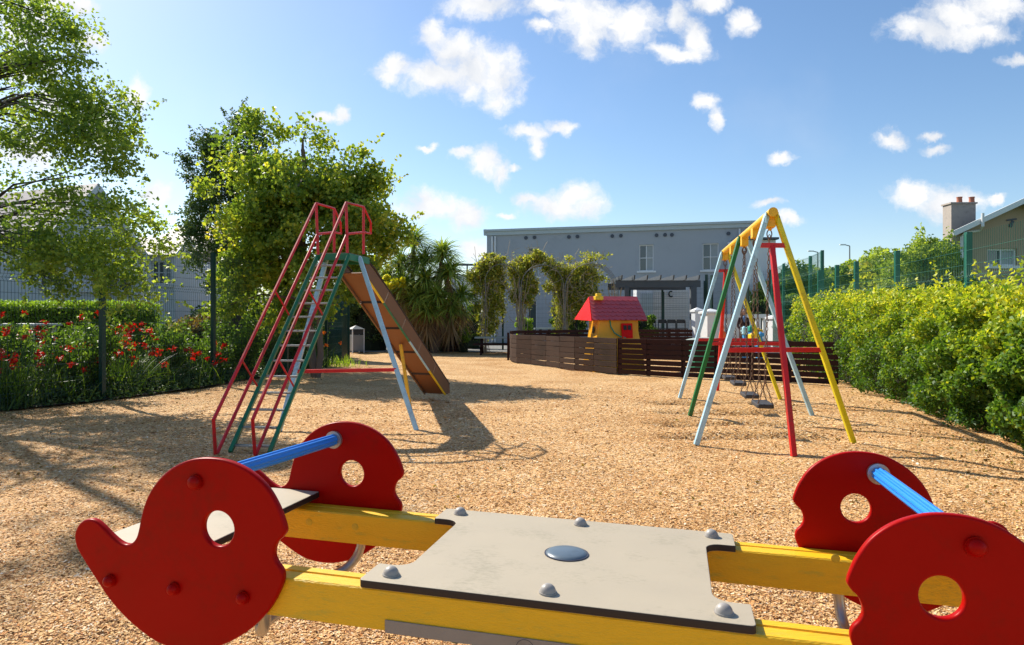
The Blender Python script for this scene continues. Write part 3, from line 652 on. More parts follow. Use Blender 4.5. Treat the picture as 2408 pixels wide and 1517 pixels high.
for i, sy in enumerate(SEATY):
    c = Vector((BEAMX(sy), sy, SZ[i])); ya, yb = HY[i], HY[i + 1]
    ry = -R(11.3); ux = Vector((math.cos(ry), math.sin(ry), 0)); uy = Vector((-ux.y, ux.x, 0))
    sm = MB()
    sm.prism([c + ux * a + uy * b for a, b in ((-.085, -.20), (-.07, -.225), (.07, -.225), (.085, -.20), (.085, .20), (.07, .225), (-.07, .225), (-.085, .20))], (0, 0, .045))
    seat = sm.build('swing_seat', M['rubber'], sw, bevel=.01, label=['nearest black rubber swing seat', 'second black rubber swing seat from the front', 'third black rubber swing seat from the front', 'farthest black rubber swing seat'][i])
    for sg, yy in ((-1, ya), (1, yb)):
        tp = beam(yy + (-sg) * .035) + Vector((0, 0, -.16)); jn = c + uy * sg * .19 + Vector((0, 0, .28))
        jn = jn + (tp - jn) * .0
        cm = MB(); cm.tube([tp + Vector((.0 + .025 * math.sin(a), 0, -.03 + .04 * math.cos(a))) for a in np.linspace(0, 2 * math.pi, 12, endpoint=False)], .006, 5, closed=True)
        chain(cm, tp + Vector((0, 0, -.06)), jn)
        for sx2 in (-1, 1): chain(cm, jn, c + uy * sg * .19 + ux * sx2 * .07 + Vector((0, 0, .05)), lw=.009, wr=.0038)
        cm.build('chain', M['rust'], seat)

# ------------------------------------------------------------------ mesh fences
def fence(pts, H, label, group=None, post=.06, pm='fence_green', vsp=.05, z0=.0, tophang=.0, lastpost=True, name='mesh_fence'):
    T = thing(name, (pts[0][0], pts[0][1], z0), label, 'fence', group)
    zs = [];
    folds = [.25, 1.0, 1.75, 2.45] if H > 2.2 else [.25, 1.0]
    hz = sorted(set([round(i * .2, 2) for i in range(int(H / .2) + 1)] + [f for f in folds if f < H] + [f + .1 for f in folds if f + .1 < H]))
    for i, p in enumerate(pts):
        d = Vector(pts[min(i + 1, len(pts) - 1)]) - Vector(pts[max(i - 1, 0)]); a = math.atan2(d.y, d.x)
        MB().box((p[0], p[1], z0 + (H + .06) / 2), (post, post * .8, H + .06), rz=a).build('post', M[pm], T)
    for a, b in zip(pts[:-1], pts[1:]):
        a = Vector((a[0], a[1], z0)); b = Vector((b[0], b[1], z0)); d = (b - a); Ln = d.length; d.normalize(); nn = Vector((d.y, -d.x, 0)) * -1
        a2 = a + d * .04; Ln -= .08; n = int(Ln / vsp)
        off = nn * (post * .45)
        zz = [0.05]
        prof = [(0.05, 0)]
        for f in folds:
            if f + .1 < H: prof += [(f, 0), (f + .05, .035), (f + .1, 0)]
        prof.append((H, 0)); prof.append((H + .03, 0))
        k = len(prof); pr = np.array([[z, w] for z, w in prof]); r = .0028
        xs = (np.arange(n + 1) / n * Ln)
        tri = np.array([[0, r], [r * .87, -r / 2], [-r * .87, -r / 2]])
        P_ = np.zeros((n + 1, k, 3, 3)); dv = np.array(d); nv_ = np.array(nn); base = np.array(a2 + off)
        for q in range(3):
            P_[:, :, q, :] = base + dv * (xs[:, None, None] + tri[q, 0]) + nv_ * (pr[None, :, 1, None] + tri[q, 1]) + np.array([0, 0, 1.0]) * pr[None, :, 0, None]
        V = P_.reshape(-1, 3); Fq = []
        ii = (np.arange(n + 1)[:, None, None] * k + np.arange(k - 1)[None, :, None]) * 3
        q = np.arange(3)[None, None]; q2 = (q + 1) % 3
        Fv = np.stack([ii + q, ii + q2, ii + 3 + q2, ii + 3 + q], -1).reshape(-1, 4)
        # horizontals
        hv = []; hf = []; b0_ = len(V)
        for z in hz:
            if z < .04: continue
            w = 0
            A = a2 + off + Vector((0, 0, z)) + nn * .006; B = A + d * Ln
            for e in (A, B):
                for t_ in ((0, r * 1.15), (r, -r * .6), (-r, -r * .6)): hv.append(np.array(e + nn * t_[0] + Vector((0, 0, t_[1]))))
            s0 = b0_ + len(hv) - 6
            for j_ in range(3): hf.append([s0 + j_, s0 + (j_ + 1) % 3, s0 + 3 + (j_ + 1) % 3, s0 + 3 + j_])
        V = np.concatenate([V, np.array(hv)]); Fq = np.concatenate([Fv, np.array(hf)])
        np_mesh('mesh_panel', V, Fq, M[pm], T)
    return T
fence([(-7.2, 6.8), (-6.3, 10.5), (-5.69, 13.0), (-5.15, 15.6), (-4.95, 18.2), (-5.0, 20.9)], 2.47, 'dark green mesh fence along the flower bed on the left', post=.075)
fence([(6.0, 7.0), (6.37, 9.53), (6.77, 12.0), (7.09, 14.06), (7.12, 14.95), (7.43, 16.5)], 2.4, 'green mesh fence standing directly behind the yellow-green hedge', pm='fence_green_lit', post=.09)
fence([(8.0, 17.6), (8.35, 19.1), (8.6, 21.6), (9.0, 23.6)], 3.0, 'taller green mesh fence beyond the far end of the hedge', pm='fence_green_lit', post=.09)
fence([(-5.0, 29.6), (-.40, 29.6), (5.0, 29.0), (6.3, 28.6), (7.9, 28.0)], 2.85, 'green mesh fence across the far end in front of the rose arches', post=.08, vsp=.06)
fence([(7.95, 27.9), (8.25, 28.2), (8.8, 25.5), (9.6, 25.4)], 3.1, 'green mesh fence in front of the grey wall behind the swings', post=.10, vsp=.06)
G_ = fence([(4.85, 28.2), (6.2, 27.9)], 2.4, 'green mesh gate frame under the dark pergola', post=.06, vsp=.08, name='mesh_gate')
# ------------------------------------------------------------------ slatted enclosure
def slat_fence(pts, H, rows, bh, gap, m, label, seed, thick=.025, pw=.08, jit=.004, skip=0):
    rr = random.Random(seed); T = thing('slat_fence', (pts[0][0], pts[0][1], 0), label, 'fence', 'timber slat fences round the playhouse')
    for p, q in zip(pts[:-1], pts[1:]):
        a = Vector((p[0], p[1], 0)); b = Vector((q[0], q[1], 0)); d = (b - a).normalized(); nn = Vector((d.y, -d.x, 0))
        mm = MB()
        for r in range(rows):
            z = .03 + r * (bh + gap) + bh / 2 + rr.uniform(-jit, jit); o = nn * rr.uniform(.0, .006)
            e = rr.uniform(-.004, .004)
            mm.bar(a + o + d * .004 + Vector((0, 0, z + e)), b + o - d * .004 + Vector((0, 0, z - e)), thick, bh + rr.uniform(-.006, .006))
        mm.build('slat_panel', m, T, bevel=.005)
        mm = MB(); mm.box(a - nn * .06 + Vector((0, 0, H / 2)), (pw, .06, H - .03), rz=math.atan2(d.y, d.x)); mm.build('post', m, T)
    return T
slat_fence([(-.06, 21.4), (0, 20.6), (.15, 20.0), (.55, 19.3), (.93, 18.5), (1.24, 17.7), (1.57, 17.0), (1.98, 16.4), (2.41, 15.66)], .84, 6, .128, .009, M['wood_grey'], 'weathered grey-brown curved part of the low slat fence', 3)
slat_fence([(-.06, 21.45), (0.05, 22.4), (.5, 23.6), (1.3, 24.5), (2.4, 25), (3.4, 25.1)], .9, 7, .11, .022, M['wood_dark'], 'dark far side of the low slat fence left of the playhouse', 4)
slat_fence([(2.44, 15.66), (3.0, 15.15), (3.65, 14.62), (4.25, 14.25), (4.85, 13.88), (5.45, 13.45), (6.2, 12.95)], .86, 7, .096, .021, M['wood_dark'], 'dark brown near part of the low slat fence behind the swings', 5)
slat_fence([(4.1, 23.0), (5.2, 22.6), (5.9, 22.3)], 1.0, 8, .10, .02, M['wood_dark'], 'dark slat fence panel just right of the playhouse under the pergola view', 6)

# ------------------------------------------------------------------ playhouse
ph = thing('playhouse', (2.5, 17.0, 0), 'plastic playhouse with yellow walls and a red shingled roof', 'playhouse')
rd = Vector((.985, .17, 0)); gd = Vector((-.17, .985, 0)) ; pc2 = Vector((2.52, 17.0, 0)); up = Vector((0, 0, 1))
rz_, ez = 1.82, 1.25; rl = .62; el = .70; gw = .52
A = pc2 - rd * rl * .98 + up * rz_; B = pc2 + rd * rl * .98 + up * rz_
E = lambda s, g_, z=ez, l=el: pc2 + rd * l * s + gd * gw * g_ + up * z
# gable end skirts lean outwards
mm = MB(); mm.prism([E(-1, -1), A, B, E(1, -1)], (gd * .01 + up * .02)); mm.prism([E(-1, 1), A, B, E(1, 1)], (gd * -.01 + up * .02))
rf = mm.build('roof', M['hroof_maroon'], ph)
mm = MB(); mm.prism([E(-1, -1, ez - .01, el + .015), A - rd * .02 + up * .02, E(-1, 1, ez + .03, el + .16)], rd * .05); mm.build('roof_gable', M['hroof_red'], ph)
mm = MB(); mm.prism([E(1, -1, ez - .01, el + .0), B + rd * .01 + up * .02, E(1, 1, ez, el + .0)], rd * -.04); mm.build('roof_gable', M['hroof_red'], ph)
mm = MB(); rows = 6
sl_d = (E(0, -1) - (pc2 + up * rz_)); slv = sl_d.normalized(); nrm = rd.cross(slv); nrm = nrm if nrm.z > 0 else -nrm
for r in range(rows):
    nn_ = 9 + (r % 2); top = pc2 + up * rz_ + sl_d * ((r) / rows) + nrm * .012; wl = (rl + (el - rl) * (r + 1) / rows) * .98
    for i in range(nn_):
        c = top + rd * (-wl + 2 * wl * (i + .5) / nn_); w = wl / nn_ * 1.02; hh = sl_d.length / rows
        pts = [c - rd * w - slv * .02, c + rd * w - slv * .02, c + rd * w + slv * hh * .75] + [c + rd * w * math.cos(a) + slv * (hh * .75 + .055 * math.sin(a)) for a in (R(45), R(90), R(135))] + [c - rd * w + slv * hh * .75]
        pts = [p + nrm * (.004 + .014 * max(0, (p - c).dot(slv) / hh)) for p in pts]
        mm.prism(pts, nrm * .008)
mm.build('shingle_row', M['hroof_maroon'], rf)
# body flared in plan along height
prof = [(.0, .66, .50), (.25, .64, .48), (.55, .60, .45), (.8, .55, .42), (1.0, .52, .40), (1.3, .51, .40)]
mm = MB(); vs = []; q = 0
for z, a, b in prof: vs += [pc2 + rd * a * sx + gd * b * sy + up * z for sx, sy in ((-1, -1), (1, -1), (1, 1), (-1, 1))]
fs = [(i * 4 + j, i * 4 + (j + 1) % 4, (i + 1) * 4 + (j + 1) % 4, (i + 1) * 4 + j) for i in range(len(prof) - 1) for j in range(4)]
mm.add(vs, fs); mm.build('wall', M['htoy_yellow'], ph, bevel=.03, smooth=True)
wc = pc2 - gd * .455 + rd * .20
mm = MB(); mm.box(wc + up * 1.0, (.28, .04, .36), rz=R(9.8), rx=R(-7)); wn = mm.build('window', M['hroof_red'], ph, bevel=.006)
mm = MB()
for dx in (-.055, .055):
    for dz in (-.075, .075): mm.box(wc - gd * .022 + rd * dx + up * (1.0 + dz), (.08, .012, .11), rz=R(9.8), rx=R(-7))
mm.build('pane', M['black'], wn)
mm = MB(); pts = [pc2 - rd * .22 - gd * .415 + up * 1.25, pc2 - rd * .20 - gd * .43 + up * 1.1, pc2 - rd * .12 - gd * .46 + up * .95, pc2 + rd * .02 - gd * .475 + up * .86, pc2 + rd * .16 - gd * .485 + up * .83]
mm.tube(pts, .016, 6); mm.build('vine_trim', M['toy_green'], ph)
mm = MB(); wv_ = pc2 - rd * .545 - gd * .1 + up * 1.02; mm.dome(wv_, .09, .015, axis=-rd, n=16); mm.build('round_window', M['black'], ph)
mm = MB(); cc2 = pc2 - rd * .42 - gd * .12 + up * 1.80; mm.box(cc2, (.20, .20, .10), rz=R(9.8)); mm.box(cc2 + up * .08, (.12, .14, .07), rz=R(9.8)); mm.build('chimney', M['htoy_bright'], ph, bevel=.012)

# ------------------------------------------------------------------ foliage generators
def cluster_pts(centers, rad, n, shell=.55, squash=.75):
    ci = rng.integers(0, len(centers), n); d = unit(n); r = rng.uniform(shell, 1.0, n) ** .6
    rad = np.broadcast_to(rad, (len(centers),)); P = centers[ci] + d * (r * rad[ci])[:, None] * np.array([1, 1, squash]); return P, ci
def ell_centers(ells, n, zmin=None):
    out = []; w = np.array([e[6] if len(e) > 6 else e[3] * e[4] * e[5] for e in ells]); w = w / w.sum()
    for _ in range(n):
        e = ells[rng.choice(len(ells), p=w)]; d = unit(1)[0]; r = rng.uniform(.25, 1) ** .45
        out.append([e[0] + d[0] * e[3] * r, e[1] + d[1] * e[4] * r, e[2] + d[2] * e[5] * r])
    return np.array(out)
def tree(name, base, trunks, ells, ncl, crad, nleaf, lsize, lm, bm, label, cat='tree', group=None, nbranch=40, aspect=.6, br=.05, shell=.3, droop=0.0, squash=.75, extra=None, sprigs=0, splen=2.2):
    T = thing(name, base, label, cat, group); mb = MB(); tips = []
    for pts, r0, r1 in trunks:
        k = len(pts); mb.tube(pts, [r0 + (r1 - r0) * i / (k - 1) for i in range(k)], 9); tips += [Vector(p) for p in pts[1:]]
    cen = ell_centers(ells, ncl)
    if extra is not None: cen = np.concatenate([cen, np.array(extra)])
    order = rng.permutation(len(cen))[:nbranch]
    for i in order:
        c = Vector(cen[i]); below = [p for p in tips if p.z < c.z + .6] or tips
        s = min(below, key=lambda p: (p - c).length + .3 * abs(p.z - c.z)); m_ = s.lerp(c, .5) + Vector((0, 0, .12 * (c - s).length)) + Vector(rng.normal(size=3) * .06)
        mb.tube([s, m_, c], [br, br * .55, br * .15], 5)
    mb.build('trunk', bm, T, smooth=True)
    rad = crad * rng.uniform(.6, 1.35, len(cen)); P, ci = cluster_pts(cen, rad, nleaf, shell, squash)
    tone = rng.random(len(cen)) * .5; rn = tone[ci] + rng.random(len(P)) * .5
    if sprigs:
        mid = cen.mean(0); dd = np.linalg.norm((cen - mid) / cen.std(0), axis=1); idx = np.argsort(-dd)[:max(6, len(cen) // 2)]; SP = []
        for i in rng.choice(idx, sprigs):
            d = cen[i] - mid; d = d / np.linalg.norm(d) + rng.normal(size=3) * .35 + np.array([0, 0, .25 - droop]); L = rad[i] * rng.uniform(.7, splen); m_ = int(26 * L / crad)
            f = rng.random((m_, 1)); SP.append(cen[i] + d * L * f + rng.normal(size=(m_, 3)) * (.17 * crad * (1.25 - f)))
        SP = np.concatenate(SP); P = np.concatenate([P, SP]); rn = np.concatenate([rn, .35 + .6 * rng.random(len(SP))])
    leaves('crown', P, lsize, lm, T, aspect, rnd=rn, droop=droop, up=.3)
    return T

# left birch, trunk outside the frame; long sprays reach into it
bt = [((-9.2, 10.6, 0), (-9.1, 10.6, 2.2), (-8.95, 10.55, 4.2), (-8.8, 10.5, 6.2), (-8.75, 10.5, 8.5)), ]
sprays = []
def spray(p0, p1, n, sag=.25):
    p0 = np.array(p0, float); p1 = np.array(p1, float); return [tuple(p0 + (p1 - p0) * i / n + np.array([0, 0, -sag * (i / n) ** 2]) + rng.normal(size=3) * .07) for i in range(n + 1)]
a_ = lambda u, v, Y: tuple(at(u, v, Y))
ex = []
for q in [((60, 260), (310, 262), 10.0), ((80, 200), (250, 170), 10.3), ((60, 90), (200, 60), 10.4), ((60, 330), (300, 385), 10.0), ((100, 300), (290, 330), 9.8), ((80, 430), (340, 480), 9.9), ((120, 480), (350, 510), 10.2), ((90, 540), (330, 560), 10.0), ((100, 580), (320, 640), 9.7), ((60, 570), (290, 600), 10.4), ((40, 150), (190, 130), 10.1), ((150, 330), (300, 300), 10.3), ((20, 30), (150, 20), 10.6), ((150, 250), (270, 230), 10.1), ((10, 500), (200, 600), 9.8), ((10, 560), (150, 640), 10.3)]:
    (u0, v0), (u1, v1), Y = q; ex += spray(a_(u0, v0, Y), a_(u1, v1, Y - .2), 9, .18)
ex = np.array(ex)
BE = [(-9.7, 12.0, 5.2, 1.3, 1.3, 1.7, 2.4), (-8.8, 10.4, 6.0, 2.1, 2.0, 2.6, 2.6), (-7.9, 10.3, 4.3, 1.2, 1.5, 1.4, 1.7), (-8.4, 10.2, 2.9, 1.2, 1.3, .7, .6), (-9.4, 9.6, 4.0, 1.5, 1.6, 1.8, 1.2)]
birch = tree('birch_tree', (-9.2, 10.6, 0), [(bt[0], .17, .05)], BE, 150, .36, 31000, .062, M['lf_birch'], M['bark_dark'], 'leafy birch tree overhanging the left side in front of the grey house', nbranch=90, br=.03, extra=ex, aspect=.72, shell=.1, droop=.15, sprigs=260)
# central maple
mt = [((-4.26, 14.8, 0), (-4.36, 14.85, .5), (-4.40, 14.9, .9), (-4.5, 14.95, 1.7), (-4.6, 15, 2.9), (-4.5, 15, 4.2), (-4.6, 15, 5.0)), ((-4.22, 14.78, 0), (-4.12, 14.7, .5), (-4.18, 14.8, 1.2), (-4.0, 14.7, 2.3), (-3.6, 14.8, 3.3), (-3.2, 14.8, 3.9))]
ME = [(-4.5, 15, 3.4, 1.6, 1.6, 1.2, 2.6), (-4.9, 15, 4.15, 1.0, 1.0, .75, 1.7), (-5.2, 15, 3.9, .8, 1.0, .7, .8), (-5.5, 15, 3.0, .9, 1.2, 1.0, 1.2), (-3.3, 14.9, 3.1, .95, 1.1, .9, 1.0), (-3.7, 14.9, 3.9, .6, .8, .6, .5), (-4.8, 15, 2.1, 1.8, 1.4, .8, 1.4), (-6.1, 14.9, 2.2, .7, .9, .9, .6)]
exm = [a_(890, 425, 14.8), a_(885, 440, 14.8), a_(870, 410, 14.8), a_(590, 275, 15), a_(600, 300, 15), a_(660, 310, 15), a_(720, 305, 15), a_(760, 330, 15), a_(840, 370, 15), a_(900, 545, 14.8), a_(480, 440, 15), a_(520, 380, 15), a_(545, 330, 15)]
tree('maple_tree', (-4.2, 14.8, 0), [(mt[0], .095, .045), (mt[1], .075, .035)], ME, 250, .44, 47000, .092, M['lf_maple'], M['bark'], 'broad yellow-green tree with a forked trunk behind the slide', nbranch=90, br=.035, extra=exm, aspect=.8, shell=.05, sprigs=240, splen=1.1)
# darker weeping tree behind, left of it
DE = [(-9.0, 20, 5.4, .45, .7, 1.3, 1), (-7.9, 20, 6.4, .55, .7, .8, .9), (-8.6, 20, 5.9, .5, .7, .7, .7), (-9.1, 20, 4.0, .35, .7, 1.3, .8), (-8.5, 20.5, 3.2, .9, 1.0, 1.3, 1.2), (-7.8, 20.5, 5, .7, .7, 1.4, 1.2)]
tree('weeping_birch', (-8.2, 20.3, 0), [(((-8.2, 20.3, 0), (-8.2, 20.3, 2.5), (-8.2, 20.2, 5.0), (-8.1, 20.1, 6.8)), .16, .04)], DE, 110, .34, 24000, .085, M['lf_dark'], M['bark_dark'], 'dark drooping tree rising behind the left edge of the maple', nbranch=50, br=.03, droop=.5, squash=1.5, shell=.1, sprigs=150)
# tree beside the right-hand house
TE = [(12.2, 20.3, 2.4, 1.1, 1.2, 1.1, 2), (11.5, 20.3, 1.9, .7, .9, .8, 1), (12.3, 20.2, 3.05, .75, .9, .6, .9), (12.9, 20.4, 2.2, .6, .9, 1.0, .9)]
tree('rounded_tree', (12.3, 20.3, 0), [(((12.3, 20.3, 0), (12.3, 20.3, 1.2), (12.2, 20.3, 2.4), (12.3, 20.3, 3.1)), .12, .04)], TE, 100, .36, 24000, .095, M['lf_birch'], M['bark_dark'], 'dense green tree in front of the tan house on the right', nbranch=40, br=.03, shell=.2, sprigs=90, splen=1.15)
# distant trees to the right, each its own
far = [(1872, 645, 36, 2.0), (1905, 655, 44, 2.4), (1960, 650, 42, 2.2), (2010, 640, 36, 2.2), (2050, 612, 32, 1.9), (2085, 640, 27, 1.6), (1845, 665, 33, 1.4)]
fl = ['small dark tree just right of the grey block', 'tree behind the tall fence gap right of the yellow swing leg', 'low green tree behind the short fence posts', 'wide green tree under the two street lamps', 'taller dark tree left of the dense green tree', 'olive bushy tree touching the dense green tree', 'lowest dark shrub-like tree at the corner of the grey block']
for (u, v, Y, r), lb in zip(far, fl):
    p = at(u, v, Y); zt_ = p.z
    tree('distant_tree', (p.x, Y, 0), [(((p.x, Y, 0), (p.x, Y, zt_ * .5), (p.x, Y, zt_ - .3)), .15, .05)], [(p.x, Y, zt_ - r * .5, r, r, r * .7, 1), (p.x, Y, zt_ * .45, r * 1.1, r, zt_ * .35, 1)], 60, r * .32, 9000, .20, M['lf_maple' if lb.startswith('olive') else 'lf_birch'], M['bark_dark'], lb, group='trees beyond the right-hand fence', nbranch=12)
# far treelines closing the horizon
for x0, x1, y, nm, lb in ((-120, -20, 75, 'treeline', 'low dark line of distant trees beyond the left-hand house'), (15, 140, 80, 'treeline', 'low dark line of distant trees beyond the right-hand houses')):
    n = 200; cen = np.stack([rng.uniform(x0, x1, n), y + rng.normal(size=n) * 3, rng.uniform(.5, 3.4, n)], -1); P, ci = cluster_pts(cen, 1.8, 22000, .3)
    o = leaves(nm, P, .55, M['lf_dark'], None, .8); tag(o, lb, 'trees', kind='stuff')

# right hedge
HB = [(3.35, 2.2), (3.9, 4.0), (4.54, 6.06), (5.2, 8.6), (5.75, 11.0), (6.15, 13.0), (6.6, 15.4), (6.9, 17.2)]
hx = lambda y: np.interp(y, [p[1] for p in HB], [p[0] for p in HB])
def hedge_top(y): return np.interp(y, [2, 6, 9, 13, 17], [1.34, 1.40, 1.50, 1.64, 1.72])
hd = thing('leafy_hedge', (5.5, 10, 0), 'tall loose yellow-green hedge along the right side', 'hedge')
mb = MB()
ys = np.linspace(2.4, 17.0, 24)
for ya, yb in zip(ys[:-1], ys[1:]):
    vs = []
    for y in (ya, yb):
        x = float(hx(y)) + .38; tz = float(hedge_top(y)) - .28
        vs += [(x + .1, y, 0), (x - .05, y, tz * .5), (x + .05, y, tz), (x + 1.3, y, tz), (x + 1.3, y, 0)]
    mb.add(vs, [(i, i + 1, i + 6, i + 5) for i in range(4)])
mb.build('inner_growth', M['core'], hd)
n = 195000
y = 1 / rng.uniform(1 / 17.2, 1 / 2.6, n); front = rng.random(n) < .74
tz = hedge_top(y); bul = .16 * np.sin(y * 2.3 + 1) + .10 * np.sin(y * 5.1) 
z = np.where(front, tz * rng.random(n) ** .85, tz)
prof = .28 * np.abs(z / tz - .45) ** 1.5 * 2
lump = .06 * np.sin(y * 7 + z * 5) + .05 * np.sin(y * 13 - z * 9 + 2) + .05 * np.sin(z * 14 + y * 3)
x = hx(y) + prof - bul * .5 + lump + rng.gamma(2, .055, n) - .02
xt = hx(y) + .1 + rng.random(n) * 1.5; x = np.where(front, x, xt)
z = np.where(front, z, tz + .09 * np.sin(y * 6 + xt * 4) + .06 * np.sin(y * 15 + xt * 3) - rng.gamma(1.5, .05, n) + .06)
hh_ = np.clip(z / tz, 0, 1); ok = z > .02
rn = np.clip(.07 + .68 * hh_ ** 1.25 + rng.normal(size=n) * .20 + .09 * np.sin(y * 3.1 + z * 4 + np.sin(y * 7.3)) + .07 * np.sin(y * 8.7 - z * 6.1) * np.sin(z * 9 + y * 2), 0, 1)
P = np.stack([x, y, z], -1)[ok]
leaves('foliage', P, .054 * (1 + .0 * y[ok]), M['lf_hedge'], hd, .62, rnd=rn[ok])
# upright twigs on top with leaves
n = 420; ty = 1 / rng.uniform(1 / 16.5, 1 / 3.2, n); txx = hx(ty) + .1 + rng.random(n) * 1.2; tl = rng.gamma(3, .045, n) + .05; PP = []; 
for i in range(n):
    m_ = int(4 + tl[i] * 35); dx, dy = rng.normal(size=2) * .25
    for k in range(m_):
        f = k / m_ * tl[i]; PP.append((txx[i] + dx * f + rng.normal() * .02, ty[i] + dy * f + rng.normal() * .02, hedge_top(ty[i]) + f + .02))
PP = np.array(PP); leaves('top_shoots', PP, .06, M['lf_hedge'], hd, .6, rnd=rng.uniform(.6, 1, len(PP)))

# clipped hedge on the left
ch = thing('clipped_hedge', (-10, 14.2, 0), 'neatly clipped flat-topped green hedge behind the red flowers', 'hedge')
MB().box((-10.6, 14.9, .75), (4.9, 1.3, 1.5)).build('inner_growth', M['core'], ch)
n = 42000; fc = rng.random(n); x = rng.uniform(-13.2, -8.05, n); z = rng.uniform(0, 1.6, n); y = np.full(n, 14.2)
top = fc < .3; y = np.where(top, rng.uniform(14.2, 15.6, n), y); z = np.where(top, 1.6, z); sd = fc > .88; x = np.where(sd, -8.05, x); y = np.where(sd, rng.uniform(14.2, 15.6, n), y)
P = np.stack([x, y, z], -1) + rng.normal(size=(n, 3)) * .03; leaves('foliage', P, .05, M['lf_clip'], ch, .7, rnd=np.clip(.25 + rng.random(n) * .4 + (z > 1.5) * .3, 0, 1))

# ------------------------------------------------------------------ flower bed plants
WORD = ['first', 'second', 'third', 'fourth', 'fifth', 'sixth', 'seventh', 'eighth', 'ninth', 'tenth', 'eleventh', 'twelfth', 'thirteenth', 'fourteenth', 'fifteenth', 'sixteenth', 'seventeenth', 'eighteenth']
cro = sorted([(-6.95, 9.25), (-7.5, 10.0), (-6.75, 10.15), (-8.3, 10.6), (-7.7, 11.4), (-6.5, 11.3), (-8.9, 11.6), (-6.9, 12.2), (-6.2, 12.1), (-7.9, 12.6), (-7.2, 13.3), (-5.95, 13.0), (-7.1, 9.7), (-5.1, 17.6), (-8.1, 9.4)], key=lambda p: p[0] / p[1])
for i, (x, y) in enumerate(cro):
    hh_ = 1.15 * random.uniform(.82, 1.08) if x < bedx(y) - .5 else random.uniform(.6, .85)
    T = thing('flowering_plant', (x, y, .03), 'red-flowered plant with long strap leaves, %s from the left in the bed' % WORD[i], 'plant', 'red-flowered strap-leaved plants in the flower bed')
    n = 130; B = np.stack([x + rng.normal(size=n) * .16, y + rng.normal(size=n) * .16, np.full(n, .03)], -1); D = np.stack([rng.normal(size=n) * .38, rng.normal(size=n) * .38, np.ones(n)], -1)
    blades('leaves', B, D, hh_ * rng.uniform(.7, 1.25, n), .026, M['lf_strap'], T, droop=.32)
    st = MB(); FP = []
    for k in range(random.randint(6, 10)):
        bx_, by_ = x + random.gauss(0, .12), y + random.gauss(0, .12); tx, ty_ = bx_ + random.gauss(0, .25), by_ + random.gauss(0, .25) - .05; tz_ = hh_ * random.uniform(.65, 1.18)
        st.tube([(bx_, by_, .03), ((bx_ + tx) / 2, (by_ + ty_) / 2, tz_ * .6), (tx, ty_, tz_)], [.005, .004, .002], 4)
        for q in range(random.randint(14, 26)): FP.append((tx + random.gauss(0, .028), ty_ + random.gauss(0, .028), tz_ + random.gauss(0, .022)))
    st.build('stem', M['green_dark'], T); leaves('flowers', np.array(FP), .056, M['petal' if i != 14 else 'petal_orange'], T, .55)
shr = sorted([(-7.9, 10.6), (-7.1, 10.9), (-6.65, 10.75), (-8.6, 11.9), (-7.6, 12.0), (-7.3, 12.6), (-6.5, 12.9), (-6.75, 13.8), (-6.1, 13.9), (-5.75, 14.6), (-6.4, 15.0), (-5.7, 16.0), (-5.5, 17.2), (-6.2, 16.9), (-5.35, 18.6), (-9.6, 11.6), (-8.2, 11.0)], key=lambda p: p[0] / p[1])
for i, (x, y) in enumerate(shr):
    hh_ = random.uniform(.95, 1.25) if y < 14 else random.uniform(1.15, 1.45)
    T = thing('leafy_shrub', (x, y, .03), 'glossy green leafy shrub, %s from the left among the bed plants' % WORD[i], 'shrub', 'green shrubs in the flower bed')
    st = MB(); PP = []; RR = []
    for k in range(16):
        a = random.uniform(0, 6.28); sp = random.uniform(.1, .5); L_ = hh_ * random.uniform(.6, 1.1)
        st.tube([(x, y, .03), (x + math.cos(a) * sp * .6, y + math.sin(a) * sp * .6, L_ * .55), (x + math.cos(a) * sp, y + math.sin(a) * sp, L_)], [.012, .008, .003], 4)
        for q in range(135):
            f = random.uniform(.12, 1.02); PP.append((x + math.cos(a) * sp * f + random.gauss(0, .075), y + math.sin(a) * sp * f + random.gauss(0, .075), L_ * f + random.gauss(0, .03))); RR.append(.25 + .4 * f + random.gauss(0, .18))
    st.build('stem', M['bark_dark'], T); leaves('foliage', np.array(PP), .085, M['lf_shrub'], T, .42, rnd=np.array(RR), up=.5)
# low ground cover under them
n = 26000; y = rng.uniform(8.2, 20, n); x = bedx(y) - rng.gamma(2, .55, n) + .05; ok = x > bedx(y) - 5; P = np.stack([x, y, .03 + np.minimum(.55, (bedx(y) - x + .1) * .5) * rng.random(n)], -1)[ok]
o = leaves('ground_cover', P, .07, M['lf_dark'], None, .5); tag(o, 'dark low leaves covering the soil of the flower bed', 'ground cover', kind='stuff')
# grass tuft at the foot of the green cabinet
T = thing('grass_tuft', (-4.75, 18.6, 0), 'bright lime grass tuft at the foot of the green cabinet', 'grass tuft')
n = 160; B = np.stack([-4.75 + rng.normal(size=n) * .30, 18.6 + rng.normal(size=n) * .2, np.zeros(n)], -1); D = np.stack([rng.normal(size=n) * .35, rng.normal(size=n) * .3, np.ones(n)], -1)
blades('blades', B, D, rng.uniform(.2, .5, n), .02, M['lf_lime'], T, droop=.25)
